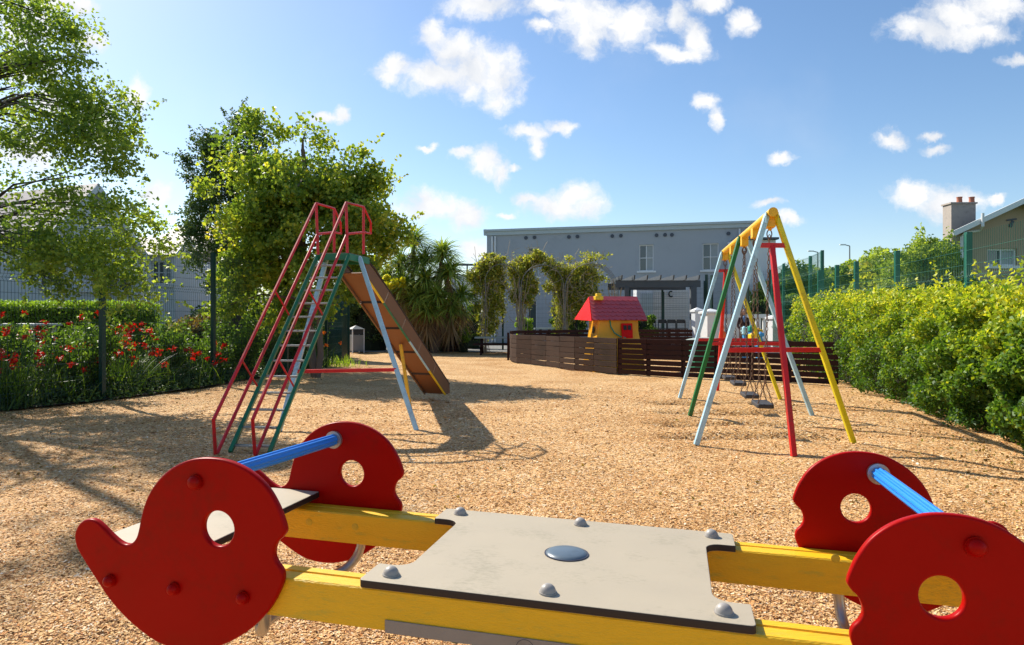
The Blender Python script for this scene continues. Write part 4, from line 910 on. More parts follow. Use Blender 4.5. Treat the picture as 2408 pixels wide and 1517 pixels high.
# brown shrub behind the bed
def bush(name, c, r, n, size, lm, label, cat='shrub', core=True, group=None, ncl=40):
    T = thing(name, (c[0], c[1], 0), label, cat, group)
    if core:
        mb = MB(); mb.dome((c[0], c[1], 0), min(r[0], r[1]) * .7, c[2] + r[2] * .6, n=12); mb.build('inner_growth', M['core'], T)
    cen = ell_centers([(c[0], c[1], c[2], r[0] * .85, r[1] * .85, r[2] * .85, 1)], ncl); P, ci = cluster_pts(cen, min(r) * .38, n, .2); P = P[P[:, 2] > .02]
    leaves('foliage', P, size, lm, T, .6); return T
bush('brown_shrub', (-7.9, 17.3, .75), (1.0, .8, .7), 9000, .08, M['lf_brown'], 'reddish-brown shrub below the small bay window')
bush('brown_shrub', (-6.6, 18.2, .7), (.9, .8, .62), 8000, .08, M['lf_brown'], 'low reddish-brown shrub under the maple')
# dark masses behind the slide
for i, (u, w, Y, ht_, lb) in enumerate([(800, 1.6, 29.5, 3.2, 'dark bush directly behind the green cabinet'), (870, 2.0, 29.2, 3.1, 'very dark bush directly behind the litter bin'), (960, 2.0, 29, 3.0, 'very dark bush behind the chute of the slide'), (1040, 1.6, 28.6, 2.2, 'dark bush under the right-hand cordyline head'), (700, 1.4, 23.5, 2.6, 'dark bush seen through the ladder rungs'), (590, 2.2, 22, 2.4, 'dark bush behind the fence left of the ladder')]):
    x = (u - CX) / F * Y; bush('dark_bush', (x, Y, ht_ * .5), (w, 1.0, ht_ * .52), 13000, .11, M['lf_dark'], lb, group='dark bushes at the far left end', ncl=60)
bush('conifer_shrub', (-1.95, 27.3, .65), (.28, .28, .55), 3500, .06, M['lf_clip'], 'small bright green rounded conifer by the dark planter')
bush('yellow_shrub', (-4.8, 26.5, 2.75), (.95, .6, .32), 5000, .10, M['lf_yellow'], 'bright yellow-leaved branch mass beside the cordyline', core=False)
bush('lime_shrub', (.55, 30.5, .9), (.45, .4, .8), 4500, .10, M['lf_lime'], 'lime green young shrub between the rose arches')
bush('lime_shrub', (-1.8, 31.0, 1.1), (.7, .5, 1.2), 5000, .10, M['lf_shrub'], 'bright green shrub between the cordylines and first rose arch')
bush('round_shrub', (2.6, 30.0, 1.2), (1.1, .5, 1.2), 7000, .09, M['lf_shrub'], 'green shrub right behind the playhouse chimney')
bush('round_shrub', (4.7, 24.5, .9), (.55, .5, .75), 5000, .08, M['lf_shrub'], 'green shrub at the right end of the playhouse roof')
bush('round_shrub', (9.8, 27.0, 1.5), (.9, .6, .8), 6000, .12, M['lf_dark'], 'dark shrub behind the white pillar at the hedge end')
# yellow bush at far end of hedge already part of hedge; cordylines
def cordyline(name, base, heads, label, group):
    T = thing(name, base, label, 'cordyline', group); mb = MB()
    for hx_, hy_, hz_ in heads: mb.tube([base, (base[0] * .6 + hx_ * .4, base[1] * .6 + hy_ * .4, hz_ * .45), (hx_, hy_, hz_)], [.13, .10, .07], 8)
    mb.build('trunk', M['bark'], T, smooth=True)
    B = []; D = []; Bd = []; Dd = []
    for hx_, hy_, hz_ in heads:
        n = 300; d = unit(n); d[:, 2] = np.abs(d[:, 2]) * 1.2 - .25; B.append(np.tile([hx_, hy_, hz_], (n, 1)) + d * .08 - np.array([0, 0, 1]) * rng.random((n, 1)) * .35); D.append(d)
        n = 110; d = unit(n); d[:, 2] = -.5 - rng.random(n); Bd.append(np.tile([hx_, hy_, hz_ - .45], (n, 1)) - np.array([0, 0, 1]) * rng.random((n, 1)) * .5); Dd.append(d)
    B = np.concatenate(B); D = np.concatenate(D); blades('crown', B, D, rng.uniform(.75, 1.15, len(B)), .06, M['lf_palm'], T, droop=.42)
    Bd = np.concatenate(Bd); Dd = np.concatenate(Dd); blades('dry_leaves', Bd, Dd, rng.uniform(.6, 1.1, len(Bd)), .05, M['lf_dead'], T, droop=.2)
cordyline('cordyline_tree', (-4.1, 27.5, 0), [(-3.95, 27.4, 4.6), (-4.5, 27.5, 3.7), (-3.5, 27.3, 3.8), (-5.0, 27.3, 3.1), (-4.3, 26.9, 2.8), (-3.7, 26.8, 2.3)], 'tallest spiky cordyline, left of the pair beside the slide', 'spiky cordylines behind the slide')
cordyline('cordyline_tree', (-3.1, 27.0, 0), [(-2.75, 27.0, 4.1), (-2.45, 26.9, 3.3), (-3.4, 26.8, 3.0), (-2.9, 26.6, 2.4), (-2.0, 27.0, 2.4), (-2.4, 26.7, 1.9), (-3.3, 26.6, 1.8)], 'shorter spiky cordyline nearer the grey block, right of the pair', 'spiky cordylines behind the slide')

# ------------------------------------------------------------------ rose arches
def arch(x0, x1, y, top, label, leaf_n, cover, twig=True):
    T = thing('rose_arch', ((x0 + x1) / 2, y, 0), label, 'garden arch', 'metal rose arches at the far end'); xm = (x0 + x1) / 2; r = (x1 - x0) / 2; mb = MB()
    for dy in (-.45, -.15, .15, .45):
        pts = [(x0, y + dy, 0), (x0, y + dy, top - r)] + [(xm - r * math.cos(a), y + dy, top - r + r * math.sin(a)) for a in np.linspace(.2, math.pi - .2, 11)] + [(x1, y + dy, top - r), (x1, y + dy, 0)]
        mb.tube(pts, .012, 5)
    for xx in (x0, x1):
        for z in np.arange(.3, top - r, .35): mb.bar((xx, y - .45, z), (xx, y + .45, z), .02, .02)
    mb.build('hoop', M['bin'], T)
    tw = MB(); P = []
    for (u, v, ru, rv, w) in cover:
        c = at(u, v, y); n = int(leaf_n * w); d = rng.normal(size=(n, 3)) * .42; gg = rng.normal(size=(14, 3)) * .55; d = np.where(rng.random((n, 1)) < .55, gg[rng.integers(0, 14, n)] + rng.normal(size=(n, 3)) * .16, d)
        P.append(np.array(c) + d * np.array([ru * y / F, .38, rv * y / F]))
        for k in range(int(70 * w * 3) if twig else 5):
            a = np.array(c) + rng.normal(size=3) * np.array([ru * y / F * .6, .3, rv * y / F * .6]); b = a + rng.normal(size=3) * np.array([.25, .15, .35]); tw.tube([a, (a + b) / 2 + rng.normal(size=3) * .06, b], .008, 3)
    for xx in (x0, x1):
        for k in range(16): a = (xx + random.gauss(0, .10), y + random.gauss(0, .25), 0); tw.tube([a, (xx + random.gauss(0, .12), a[1], 1.2), (xx + random.gauss(0, .2), a[1], top - r + random.uniform(-.2, .5))], .011, 4)
    tw.build('vine_stem', M['twig'], T)
    P = np.concatenate(P); P = P[P[:, 2] > .1]; leaves('foliage', P, .10, M['lf_vine'], T, .6)
arch(-1.05, .30, 27.2, 3.5, 'leafiest rose arch, left of the three beside the cordylines', 14000, [(1150, 645, 38, 34, .40), (1160, 615, 26, 15, .16), (1125, 665, 22, 40, .14), (1160, 705, 28, 50, .34), (1150, 760, 20, 36, .12), (1222, 645, 32, 38, .38), (1228, 685, 26, 40, .40), (1245, 612, 25, 14, .1)])
arch(.36, 2.0, 27.0, 3.45, 'middle rose arch with half bare yellowing growth', 9500, [(1265, 602, 22, 12, .14), (1290, 622, 24, 18, .07), (1322, 650, 36, 32, .36), (1328, 695, 30, 45, .42), (1325, 750, 20, 36, .14), (1350, 660, 30, 30, .12)])
arch(2.05, 4.1, 26.8, 3.5, 'barest rose arch of grey hoops, right above the playhouse roof', 5000, [(1370, 635, 30, 24, .3), (1375, 690, 34, 42, .7), (1400, 650, 26, 20, .12), (1395, 600, 30, 8, .04)])

# ------------------------------------------------------------------ buildings
def holewall(mb, A, B, z0, z1, holes, depth=.12, thick=.25):
    """A,B plan points; holes (s0,s1,za,zb) in metres from A"""
    A = Vector((A[0], A[1], 0)); B = Vector((B[0], B[1], 0)); d = B - A; L = d.length; d.normalize(); nn = Vector((d.y, -d.x, 0)); up = Vector((0, 0, 1))
    xs = sorted({0, L, *[h[0] for h in holes], *[h[1] for h in holes]}); zs = sorted({z0, z1, *[h[2] for h in holes], *[h[3] for h in holes]})
    for i in range(len(xs) - 1):
        for j in range(len(zs) - 1):
            cx0 = (xs[i] + xs[i + 1]) / 2; cz = (zs[j] + zs[j + 1]) / 2
            if any(h[0] < cx0 < h[1] and h[2] < cz < h[3] for h in holes): continue
            mb.quad(*[A + d * x + up * z for x, z in ((xs[i], zs[j]), (xs[i + 1], zs[j]), (xs[i + 1], zs[j + 1]), (xs[i], zs[j + 1]))])
    for s0, s1, za, zb in holes:
        p = [A + d * x + up * z for x, z in ((s0, za), (s1, za), (s1, zb), (s0, zb))]
        for k in range(4): mb.quad(p[k], p[(k + 1) % 4], p[(k + 1) % 4] - nn * depth, p[k] - nn * depth)
    return d, nn
def onwall(A, B, u, v):
    A = Vector((A[0], A[1])); B = Vector((B[0], B[1])); d = (B - A); L = d.length; d.normalize(); k = (u - CX) / F
    s = (k * A.y - A.x) / (d.x - k * d.y); Y = A.y + d.y * s; return s, CAMZ - (v - HZ) / F * Y
def window(T, A, B, h, depth=.10, cols=2, rows=2, fw=.05, sill=True, glass='glass', blind=False, frame='white'):
    A = Vector((A[0], A[1], 0)); B = Vector((B[0], B[1], 0)); d = (B - A).normalized(); nn = Vector((d.y, -d.x, 0)); up = Vector((0, 0, 1)); s0, s1, za, zb = h
    off = -nn * depth
    P = lambda s, z: A + d * s + up * z + off
    mb = MB(); w = fw
    mb.bar(P(s0, za + w / 2), P(s1, za + w / 2), .05, w); mb.bar(P(s0, zb - w / 2), P(s1, zb - w / 2), .05, w)
    mb.bar(P(s0 + w / 2, za + w), P(s0 + w / 2, zb - w), .05, w, up=nn); mb.bar(P(s1 - w / 2, za + w), P(s1 - w / 2, zb - w), .05, w, up=nn)
    for i in range(1, cols): s = s0 + (s1 - s0) * i / cols; mb.bar(P(s, za + w), P(s, zb - w), .045, w * 1.1, up=nn)
    for i in range(1, rows): z = za + (zb - za) * i / rows; mb.bar(P(s0 + w, z), P(s1 - w, z), .04, w * .8)
    wn = mb.build('window', M[frame], T)
    g = MB(); g.quad(*[P(s, z) - nn * .03 for s, z in ((s0, za), (s1, za), (s1, zb), (s0, zb))]); g.build('pane', M[glass], wn)
    if blind: g = MB(); g.quad(*[P(s, z) - nn * .027 for s, z in ((s0 + (s1 - s0) * .52, za), (s1, za), (s1, zb), (s0 + (s1 - s0) * .52, zb))]); g.build('blind', M['curtain'], wn)
    if sill: g = MB(); g.bar(A + d * (s0 - .12) + up * (za - .04) + nn * .02, A + d * (s1 + .12) + up * (za - .04) + nn * .02, .16, .09); g.build('sill', M[frame], wn)
# main grey block
A, B = (-1.40, 38.0), (12.72, 34.55)
bd_ = thing('grey_building', (5, 37, 0), 'long two-storey grey rendered building with a pale flat cornice', 'building')
rect = lambda u0, v0, u1, v1: (onwall(A, B, u0, v0)[0], onwall(A, B, u1, v0)[0], onwall(A, B, (u0 + u1) / 2, v1)[1], onwall(A, B, (u0 + u1) / 2, v0)[1])
H1 = [rect(1240, 580, 1268, 650), rect(1503, 574, 1537, 636), rect(1652, 571, 1690, 634), rect(1296, 712, 1318, 790), rect(1345, 700, 1375, 790), rect(1240, 705, 1262, 790)]
ztop = 6.28
mb = MB(); d_, n_ = holewall(mb, A, B, 0, ztop, H1, .14)
back = -n_ * 9
Av, Bv = Vector((A[0], A[1], 0)), Vector((B[0], B[1], 0)); zv = Vector((0, 0, ztop))
mb.quad(Av, Av + zv, Av + zv + back, Av + back); mb.quad(Bv, Bv + zv, Bv + zv + back, Bv + back); mb.quad(Av + zv, Bv + zv, Bv + zv + back, Av + zv + back)
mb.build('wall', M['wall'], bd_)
mb = MB()
for hgt_, zc, pr in ((.12, ztop + .02, .16), (.20, ztop - .145, .09)):
    mb.bar(Av - d_ * .15 + n_ * pr / 2 + Vector((0, 0, zc)), Bv + d_ * .15 + n_ * pr / 2 + Vector((0, 0, zc)), pr, hgt_)
mb.bar(Av - d_ * .08 + n_ * .1 + Vector((0, 0, ztop - .05)), Av - d_ * .08 + back + Vector((0, 0, ztop - .05)), .16, .30)
mb.build('cornice', M['cornice'], bd_)
for h in H1[:3]: window(bd_, A, B, h, rows=2, cols=2, blind=True)
for h in H1[3:]: window(bd_, A, B, h, rows=1, cols=1, sill=False, frame='shutter')
for u, v in ((1237, 558), (1257, 557), (1338, 556), (1358, 555), (1440, 554), (1460, 553), (1544, 552), (1564, 551), (1713, 548), (1580, 551)):
    s, z = onwall(A, B, u, v); p = Av + d_ * s + Vector((0, 0, z)); MB().tube([p + n_ * .005, p + n_ * .05], .10, 10).build('vent', M['slate'], bd_)
for u in (1158, 1165, 1739):
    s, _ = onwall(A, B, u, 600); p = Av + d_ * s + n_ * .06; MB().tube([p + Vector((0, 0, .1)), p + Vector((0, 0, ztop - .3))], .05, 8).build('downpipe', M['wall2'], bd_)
# annex on the right end
an = thing('grey_annex', (13.0, 34, 0), 'lower dark grey annex at the right end of the long building', 'building')
x0, x1, ya = 12.75, 13.3, 33.9
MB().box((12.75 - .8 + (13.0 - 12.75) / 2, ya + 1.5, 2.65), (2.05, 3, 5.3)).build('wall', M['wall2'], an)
MB().box((12.2, ya + 1.4, 5.36), (1.95, 3.3, .10)).build('roof', M['slate'], an)
# low grey-white wing left of the block
lw = thing('low_wing', (-3.0, 40, 0), 'low pale building with a railing left of the long grey building', 'building')
mb = MB(); AA, BB = (-3.6, 40), (-1.5, 39.9); hh1 = (.35, .95, 3.0, 4.0); holewall(mb, AA, BB, 0, 4.0, [], .1); mb.quad((-3.6, 40, 4), (-1.5, 39.9, 4), (-1.5, 45, 4), (-3.6, 45, 4)); mb.build('wall', M['shutter'], lw)
mb = MB(); mb.bar((-3.4, 39.6, 4.55), (-1.4, 39.6, 4.55), .1, .12)
for x in (-3.3, -2.6, -1.9): mb.bar((x, 39.6, 3.4), (x, 39.6, 4.5), .08, .1, up=(0, 1, 0))
mb.build('railing', M['pergola'], lw)
mb = MB(); mb.prism([(-2.8, 41, 4.0), (-1.35, 41, 5.6), (-1.35, 41, 4.0)], (0, 3, 0)); mb.build('roof', M['roof_pink'], lw)
# pergola
pg = thing('pergola', (5.5, 26, 0), 'dark blue-grey timber pergola in front of the white shutters', 'pergola')
py = 26.0; L_ = at(1448, 660, py).x; R_ = at(1647, 660, py).x; zb = at(0, 666, py).z
MB().bar((L_, py, zb), (R_, py, zb), .06, .26).build('beam', M['pergola'], pg); MB().bar((L_, py + 2.2, zb), (R_, py + 2.2, zb), .06, .26).build('beam', M['pergola'], pg)
for u in (1457, 1486, 1516, 1547, 1577, 1606, 1636):
    x = at(u, 0, py).x; mb = MB(); mb.prism([(x, py - .45, zb + .30), (x, py - .35, zb + .135), (x, py + 2.6, zb + .135), (x, py + 2.6, zb + .30)], (.05, 0, 0)); mb.build('rafter', M['pergola'], pg)
for u, yy in ((1474, py), (1630, py), (1474, py + 2.2), (1630, py + 2.2)):
    x = at(u, 0, yy).x; w = .22 if u > 1600 else .15; MB().bar((x, yy, 0), (x, yy, zb - .13), w, w, up=(0, 1, 0)).build('post', M['pergola'], pg)
# shutter building behind pergola
sh = thing('shuttered_kiosk', (5.6, 30, 0), 'white roller-shuttered front behind the pergola', 'kiosk')
xa, xb = at(1498, 0, 30.5).x, at(1626, 0, 30.5).x; zt_ = at(0, 672, 30.5).z
mb = MB(); mb.box(((xa + xb) / 2, 31.0, zt_ / 2), (xb - xa, .9, zt_)); mb.build('wall', M['shutter'], sh)
mb = MB()
for i in range(26): z = .1 + i * (zt_ - .25) / 26; mb.box(((xa + xb) / 2 + .3, 30.52, z + .045), (xb - xa - .9, .03, .075), rx=R(12))
mb.build('shutter', M['white'], sh); MB().box((xa + .45, 30.52, 1.3), (.5, .04, 2.4)).build('door', M['cornice'], sh)
mb = MB(); mb.tube([at(1578 + 5 * math.cos(a), 690 + 8 * math.sin(a) * .8, 30.4) for a in np.linspace(.8, 5.2, 9)], .035, 6); mb.build('lamp_bracket', M['black'], sh)
# white pillars and balustrade
def pillar(u0, u1, vt, Y, label, mt='white'):
    T = thing('stone_pillar', ((u0 + u1) / 2 / F * Y - CX / F * Y, Y, 0), label, 'pillar', 'capped pillars of the white balustrade')
    x0_, x1_ = at(u0, 0, Y).x, at(u1, 0, Y).x; zt_ = at(0, vt, Y).z; w = x1_ - x0_
    MB().box(((x0_ + x1_) / 2, Y, zt_ / 2 - .08), (w * .82, w * .82, zt_ - .16), rz=R(12)).build('shaft', M[mt], T, bevel=.01)
    mb = MB(); c = Vector(((x0_ + x1_) / 2, Y, zt_ - .16)); mb.box(c + Vector((0, 0, .035)), (w, w, .07), rz=R(12)); vs = [c + Matrix.Rotation(R(12), 3, 'Z') @ Vector((sx * w * .48, sy * w * .48, .07)) for sx, sy in ((-1, -1), (1, -1), (1, 1), (-1, 1))] + [c + Vector((0, 0, .17))]; mb.add(vs, [(0, 1, 4), (1, 2, 4), (2, 3, 4), (3, 0, 4)]); mb.build('cap', M['white'], T)
    return T
pillar(1627, 1652, 722, 24.5, 'slim grey pillar beside the dark pergola post', 'shutter')
pillar(1650, 1692, 725, 22.8, 'wide white pillar left of the balustrade', 'white')
pillar(1806, 1838, 738, 23.5, 'white pillar half hidden by the hedge', 'white')
bal = thing('balustrade', (7.9, 24.2, 0), 'white railing wall with slots behind the woman', 'balustrade')
x0_, x1_ = at(1690, 0, 24.4).x, at(1808, 0, 24.4).x; zr = at(0, 738, 24.4).z
MB().box(((x0_ + x1_) / 2, 24.4, zr - .06), (x1_ - x0_, .22, .14)).build('rail', M['white'], bal); MB().box(((x0_ + x1_) / 2, 24.4, .25), (x1_ - x0_, .16, .5)).build('plinth', M['white'], bal)
for i in range(7): x = x0_ + (x1_ - x0_) * (i + .5) / 7; MB().box((x, 24.4, (zr - .13 + .5) / 2), (.17, .12, zr - .13 - .5)).build('baluster', M['white'], bal)

# left house
hA, hB = (-15.8, 15.0), (-12.47, 23.3)
lh = thing('grey_house', (-15, 20, 0), 'pale grey house with steep gable half hidden by the birch', 'house')
rectL = lambda u0, v0, u1, v1: (onwall(hA, hB, u0, v0)[0], onwall(hA, hB, u1, v0)[0], onwall(hA, hB, (u0 + u1) / 2, v1)[1], onwall(hA, hB, (u0 + u1) / 2, v0)[1])
HL = [rectL(98, 615, 148, 673), rectL(225, 640, 312, 684)]
mb = MB(); d_, n_ = holewall(mb, hA, hB, 0, 3.45, HL, .12); hAv = Vector((hA[0], hA[1], 0)); Z = lambda z: Vector((0, 0, z))
Lw = (Vector(hB) - Vector(hA)).length
sg0, _ = onwall(hA, hB, 90, 500); sg1, _ = onwall(hA, hB, 328, 590); sgm = onwall(hA, hB, 220, 443)[0]; za_ = 5.45
mb.quad(hAv + d_ * sg0 + Z(3.45), hAv + d_ * sg1 + Z(3.45), hAv + d_ * sgm + Z(za_)); hBv = Vector((hB[0], hB[1], 0)); mb.quad(hBv, hBv + Z(3.45), hBv - n_ * 6 + Z(3.45), hBv - n_ * 6)
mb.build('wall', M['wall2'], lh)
for h in HL: window(lh, hA, hB, h, cols=3, rows=1, fw=.05)
mb = MB(); ap = hAv + d_ * sgm + Z(za_ + .06); out = n_ * .22
for sgx in (sg0 - .15, sg1 + .15):
    e = hAv + d_ * sgx + Z(3.38); mb.prism([ap + out, e + out, e - n_ * 5, ap - n_ * 5], Z(.07))
mb.prism([hAv - n_ * -.25 + Z(3.45), hAv + d_ * sg0 + n_ * .25 + Z(3.45), hAv + d_ * sg0 - n_ * 3 + Z(5.3), hAv - n_ * 3 + Z(5.3)], Z(.06))
mb.build('roof', M['roof_pink'], lh)
mb = MB()
for sgx in (sg0 - .15, sg1 + .15): e = hAv + d_ * sgx + Z(3.36) + out * 1.02; mb.bar(ap + out * 1.05 - Z(.06), e, .04, .16)
mb.build('bargeboard', M['white'], lh)
mb = MB(); s0, z0_ = onwall(hA, hB, 98, 676); s1, _ = onwall(hA, hB, 312, 685); mb.bar(hAv + d_ * s0 + n_ * .03 + Z(z0_ - .03), hAv + d_ * s1 + n_ * .03 + Z(z0_ - .03), .12, .08); mb.build('sill_band', M['white'], lh)
# bay
by0 = 23.2; bxa, bxb = at(345, 0, by0).x, at(410, 0, by0).x; zt_ = at(0, 600, by0).z
wA, wB = (bxa, by0), (bxb, by0)
rb = lambda u0, v0, u1, v1: (onwall(wA, wB, u0, v0)[0], onwall(wA, wB, u1, v0)[0], onwall(wA, wB, u0, v1)[1], onwall(wA, wB, u0, v0)[1])
hb = rb(355, 612, 402, 667); mb = MB(); holewall(mb, wA, wB, 0, zt_, [hb], .08); mb.quad((bxb, by0, 0), (bxb, by0, zt_), (bxb, by0 + 4, zt_), (bxb, by0 + 4, 0))
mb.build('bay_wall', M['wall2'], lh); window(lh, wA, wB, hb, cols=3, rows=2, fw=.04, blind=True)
zr = at(0, 561, by0 + .8).z
mb = MB(); mb.prism([(bxa - .9, by0 - .15, zt_ - .03), (bxb + .12, by0 - .15, zt_ - .03), (bxb + .12, by0 + .8, zr), (bxa - .9, by0 + .8, zr)], (0, 0, .06)); mb.prism([(bxa - .9, by0 + 1.8, zt_ - .03), (bxb + .12, by0 + 1.8, zt_ - .03), (bxb + .12, by0 + .805, zr), (bxa - .9, by0 + .805, zr)], (0, 0, .06)); mb.build('bay_roof', M['roof_pink'], lh)
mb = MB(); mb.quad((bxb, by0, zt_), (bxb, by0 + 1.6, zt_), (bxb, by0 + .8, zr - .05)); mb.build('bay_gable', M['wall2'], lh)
mb = MB(); mb.bar((bxb + .13, by0 - .17, zt_ - .0), (bxb + .13, by0 + .8, zr + .02), .04, .12); mb.bar((bxb + .13, by0 + 1.75, zt_ - .0), (bxb + .13, by0 + .8, zr + .02), .04, .12); mb.build('bargeboard', M['white'], lh)
for x, y_ in ((bxa - .03, by0 - .06), (bxb + .03, by0 - .04)): MB().tube([(x, y_, 0), (x, y_, zt_ - .05)], .03, 8).build('downpipe', M['white'], lh)
# wing behind with slate roof
lw2 = thing('rear_house', (-13, 30, 0), 'pale house with pinkish slate roof behind the bay window', 'house')
ry_ = 28.0; xa, xb = at(300, 0, ry_).x, at(470, 0, ry_).x; ze = at(0, 615, ry_).z; zr = at(0, 534, ry_ + 3).z
MB().box(((xa + xb) / 2, ry_ + 3, ze / 2), (xb - xa, 6, ze)).build('wall', M['shutter'], lw2)
mb = MB(); mb.prism([(xa, ry_ - .3, ze), (xb, ry_ - .3, ze), (xb, ry_ + 3, zr), (xa + .6, ry_ + 3, zr)], (0, 0, .08)); mb.prism([(xa, ry_ + 6.3, ze), (xb, ry_ + 6.3, ze), (xb, ry_ + 3, zr), (xa + .6, ry_ + 3, zr)], (0, 0, .08)); mb.build('roof', M['roof_pink'], lw2)
for u in (438,): x = at(u, 0, ry_).x; MB().tube([(x, ry_ - .08, 0), (x, ry_ - .08, ze)], .04, 8).build('downpipe', M['white'], lw2)
# white slab table behind the flowers
tb_ = thing('garden_table', (-8.95, 12.9, 0), 'white-topped garden table in front of the clipped hedge', 'table')
MB().box((-9.25, 12.9, 1.16), (1.0, .8, .045)).build('table_top', M['white'], tb_, bevel=.01)
for dx in (-.4, .4):
    for dy in (-.3, .3): MB().box((-9.25 + dx, 12.9 + dy, .57), (.05, .05, 1.13)).build('leg', M['white'], tb_)

# right house
rh = thing('tan_house', (16, 22, 0), 'tan rendered house with low gable and white verge on the right', 'house')
RY = 22.0; gx0, gxa = at(2225, 0, RY).x, at(2393, 0, RY).x; gx1 = gxa + (gxa - gx0) * 1.05; zE = at(0, 548, RY).z; zA = at(0, 474, RY).z
wA, wB = (gx0 + .25, RY), (gx1, RY); rr_ = lambda u0, v0, u1, v1: (onwall(wA, wB, u0, v0)[0], onwall(wA, wB, u1, v0)[0], onwall(wA, wB, u0, v1)[1], onwall(wA, wB, u0, v0)[1])
hw = rr_(2322, 583, 2392, 624); mb = MB(); holewall(mb, wA, wB, 0, zE, [hw], .08); mb.quad((gx0 + .25, RY, zE), (gx1, RY, zE), (gxa, RY, zA)); mb.quad((gx0 + .25, RY, 0), (gx0 + .25, RY, zE), (gx0 + 6.45, RY + 9, zE), (gx0 + 6.45, RY + 9, 0))
mb.build('wall', M['tan'], rh); window(rh, wA, wB, hw, cols=2, rows=1, fw=.06, blind=True)
mb = MB()
for gx in (gx0, gx1): mb.prism([(gx, RY - .4, zE - .02), (gxa, RY - .4, zA + .05), (gxa + 6.8, RY + 9, zA + .05), (gx + 6.8, RY + 9, zE - .02)], (0, 0, .05))
mb.build('roof', M['slate'], rh)
mb = MB()
for gx in (gx0 - .05, gx1): mb.bar((gx, RY - .42, zE - .06), (gxa, RY - .42, zA + .02), .05, .16)
mb.build('bargeboard', M['white'], rh)
c0_ = at(2245, 0, RY + .6).x; c1_ = at(2303, 0, RY + .6).x; zc0 = at(0, 530, RY).z - .4; zc1 = at(0, 476, RY + .6).z
mb = MB(); mb.box(((c0_ + c1_) / 2, RY + 1.0, (zc0 + zc1) / 2), (c1_ - c0_, .45, zc1 - zc0)); mb.box(((c0_ + c1_) / 2, RY + 1.0, zc1 + .03), (c1_ - c0_ + .08, .53, .05)); ck = mb.build('chimney', M['chimney_render'], rh)
for u in (2256, 2285): x = at(u, 0, RY + 1).x; MB().tube([(x, RY + 1, zc1 + .055), (x, RY + 1, zc1 + .12), (x, RY + 1, zc1 + .22), (x, RY + 1, zc1 + .27)], [.10, .085, .08, .095], 12).build('chimney_pot', M['terracotta'], ck, smooth=True)
mb = MB(); pp = [at(2311, 500, RY - .5), at(2311, 530, RY - .5), at(2305, 540, RY - .25), at(2268, 546, RY - .1), at(2262, 556, RY - .1), at(2262, 700, RY - .1)]; mb.tube(pp, .045, 8); mb.build('downpipe', M['white'], rh)
# small vent mark on the gable
mb = MB(); mb.box(at(2379, 515, RY - .02), (.32, .02, .05), ry=R(-8)); mb.box(at(2379, 525, RY - .02), (.09, .02, .22), ry=R(25)); mb.build('wall_bracket', M['slate'], rh)

# lamps
for u, vb, vt, Y, lb in ((1998, 700, 577, 60, 'taller thin street lamp above the trees on the right'), (1923, 700, 592, 60, 'street lamp behind the tall green mesh fence')):
    x = at(u, 0, Y).x; zt_ = at(0, vt, Y).z; T = thing('street_lamp', (x, Y, 0), lb, 'street lamp', 'street lamps beyond the fence'); MB().tube([(x, Y, 0), (x, Y, zt_ * .6), (x, Y, zt_)], [.09, .07, .05], 8).build('pole', M['bin'], T, smooth=True)
    MB().tube([(x, Y, zt_), (x - .4, Y, zt_ + .1)], .04, 6).build('arm', M['bin'], T); MB().box((x - .62, Y, zt_ + .11), (.5, .2, .09)).build('lamp_head', M['shutter'], T, bevel=.02)

# ------------------------------------------------------------------ bin, cabinet, planter, tables
bn = thing('litter_bin', (-6.17, 27.0, 0), 'grey square litter bin with pitched roof against dark bushes', 'litter bin')
cx0, cy0 = at(837, 0, 27).x, 27.0
MB().box((cx0, cy0, .40), (.50, .50, .62), rz=R(35)).build('body', M['bin'], bn, bevel=.01)
mb = MB(); rt = Matrix.Rotation(R(35), 3, 'Z'); c = Vector((cx0, cy0, 0))
for sx, sy in ((-1, -1), (1, -1), (1, 1), (-1, 1)): mb.box(c + rt @ Vector((sx * .235, sy * .235, .47)), (.035, .035, .94), rz=R(35))
mb.build('frame', M['shutter'], bn)
MB().box((cx0, cy0, .83), (.42, .42, .20), rz=R(35)).build('opening', M['black'], bn)
mb = MB(); vs = [c + rt @ Vector((sx * .27, sy * .27, .94)) for sx, sy in ((-1, -1), (1, -1), (1, 1), (-1, 1))] + [c + Vector((0, 0, 1.09))]; mb.add(vs, [(0, 1, 4), (1, 2, 4), (2, 3, 4), (3, 0, 4), (0, 1, 2, 3)]); mb.build('roof', M['bin'], bn)
cb_ = thing('green_cabinet', (-5.35, 21.2, 0), 'tall dark green metal cabinet with red markings beyond the slide ladder', 'cabinet')
xa, xb = at(742, 0, 21.2).x, at(804, 0, 21.2).x; zt_ = at(0, 682, 21.2).z
MB().box(((xa + xb) / 2, 21.6, zt_ / 2), (xb - xa, .8, zt_)).build('body', M['fence_green'], cb_, bevel=.01)
mb = MB(); zz1, zz0 = at(0, 707, 21.2).z, at(0, 731, 21.2).z
mb.box(((xa + xb) / 2 + .05, 21.19, (zz0 + zz1) / 2), (xb - xa - .2, .015, zz1 - zz0)); sgn_ = mb.build('sign_board', M['sl_green'], cb_)
mb = MB()
for k in range(3): mb.dome(((xa + xb) / 2 + .02 + k * .12, 21.18, (zz0 + zz1) / 2 + .04), .045, .012, axis=(0, -1, 0), n=12)
mb.build('red_mark', M['orange_coat'], sgn_)
pb_ = thing('planter_box', (-2.5, 27.8, 0), 'dark slatted timber planter box below the cordylines', 'planter')
mb = MB(); xa, xb = at(1040, 0, 27.6).x, at(1078, 0, 27.6).x
for i in range(7): mb.box(((xa + xb) / 2, 27.9, .08 + i * .125), (xb - xa, .6, .11))
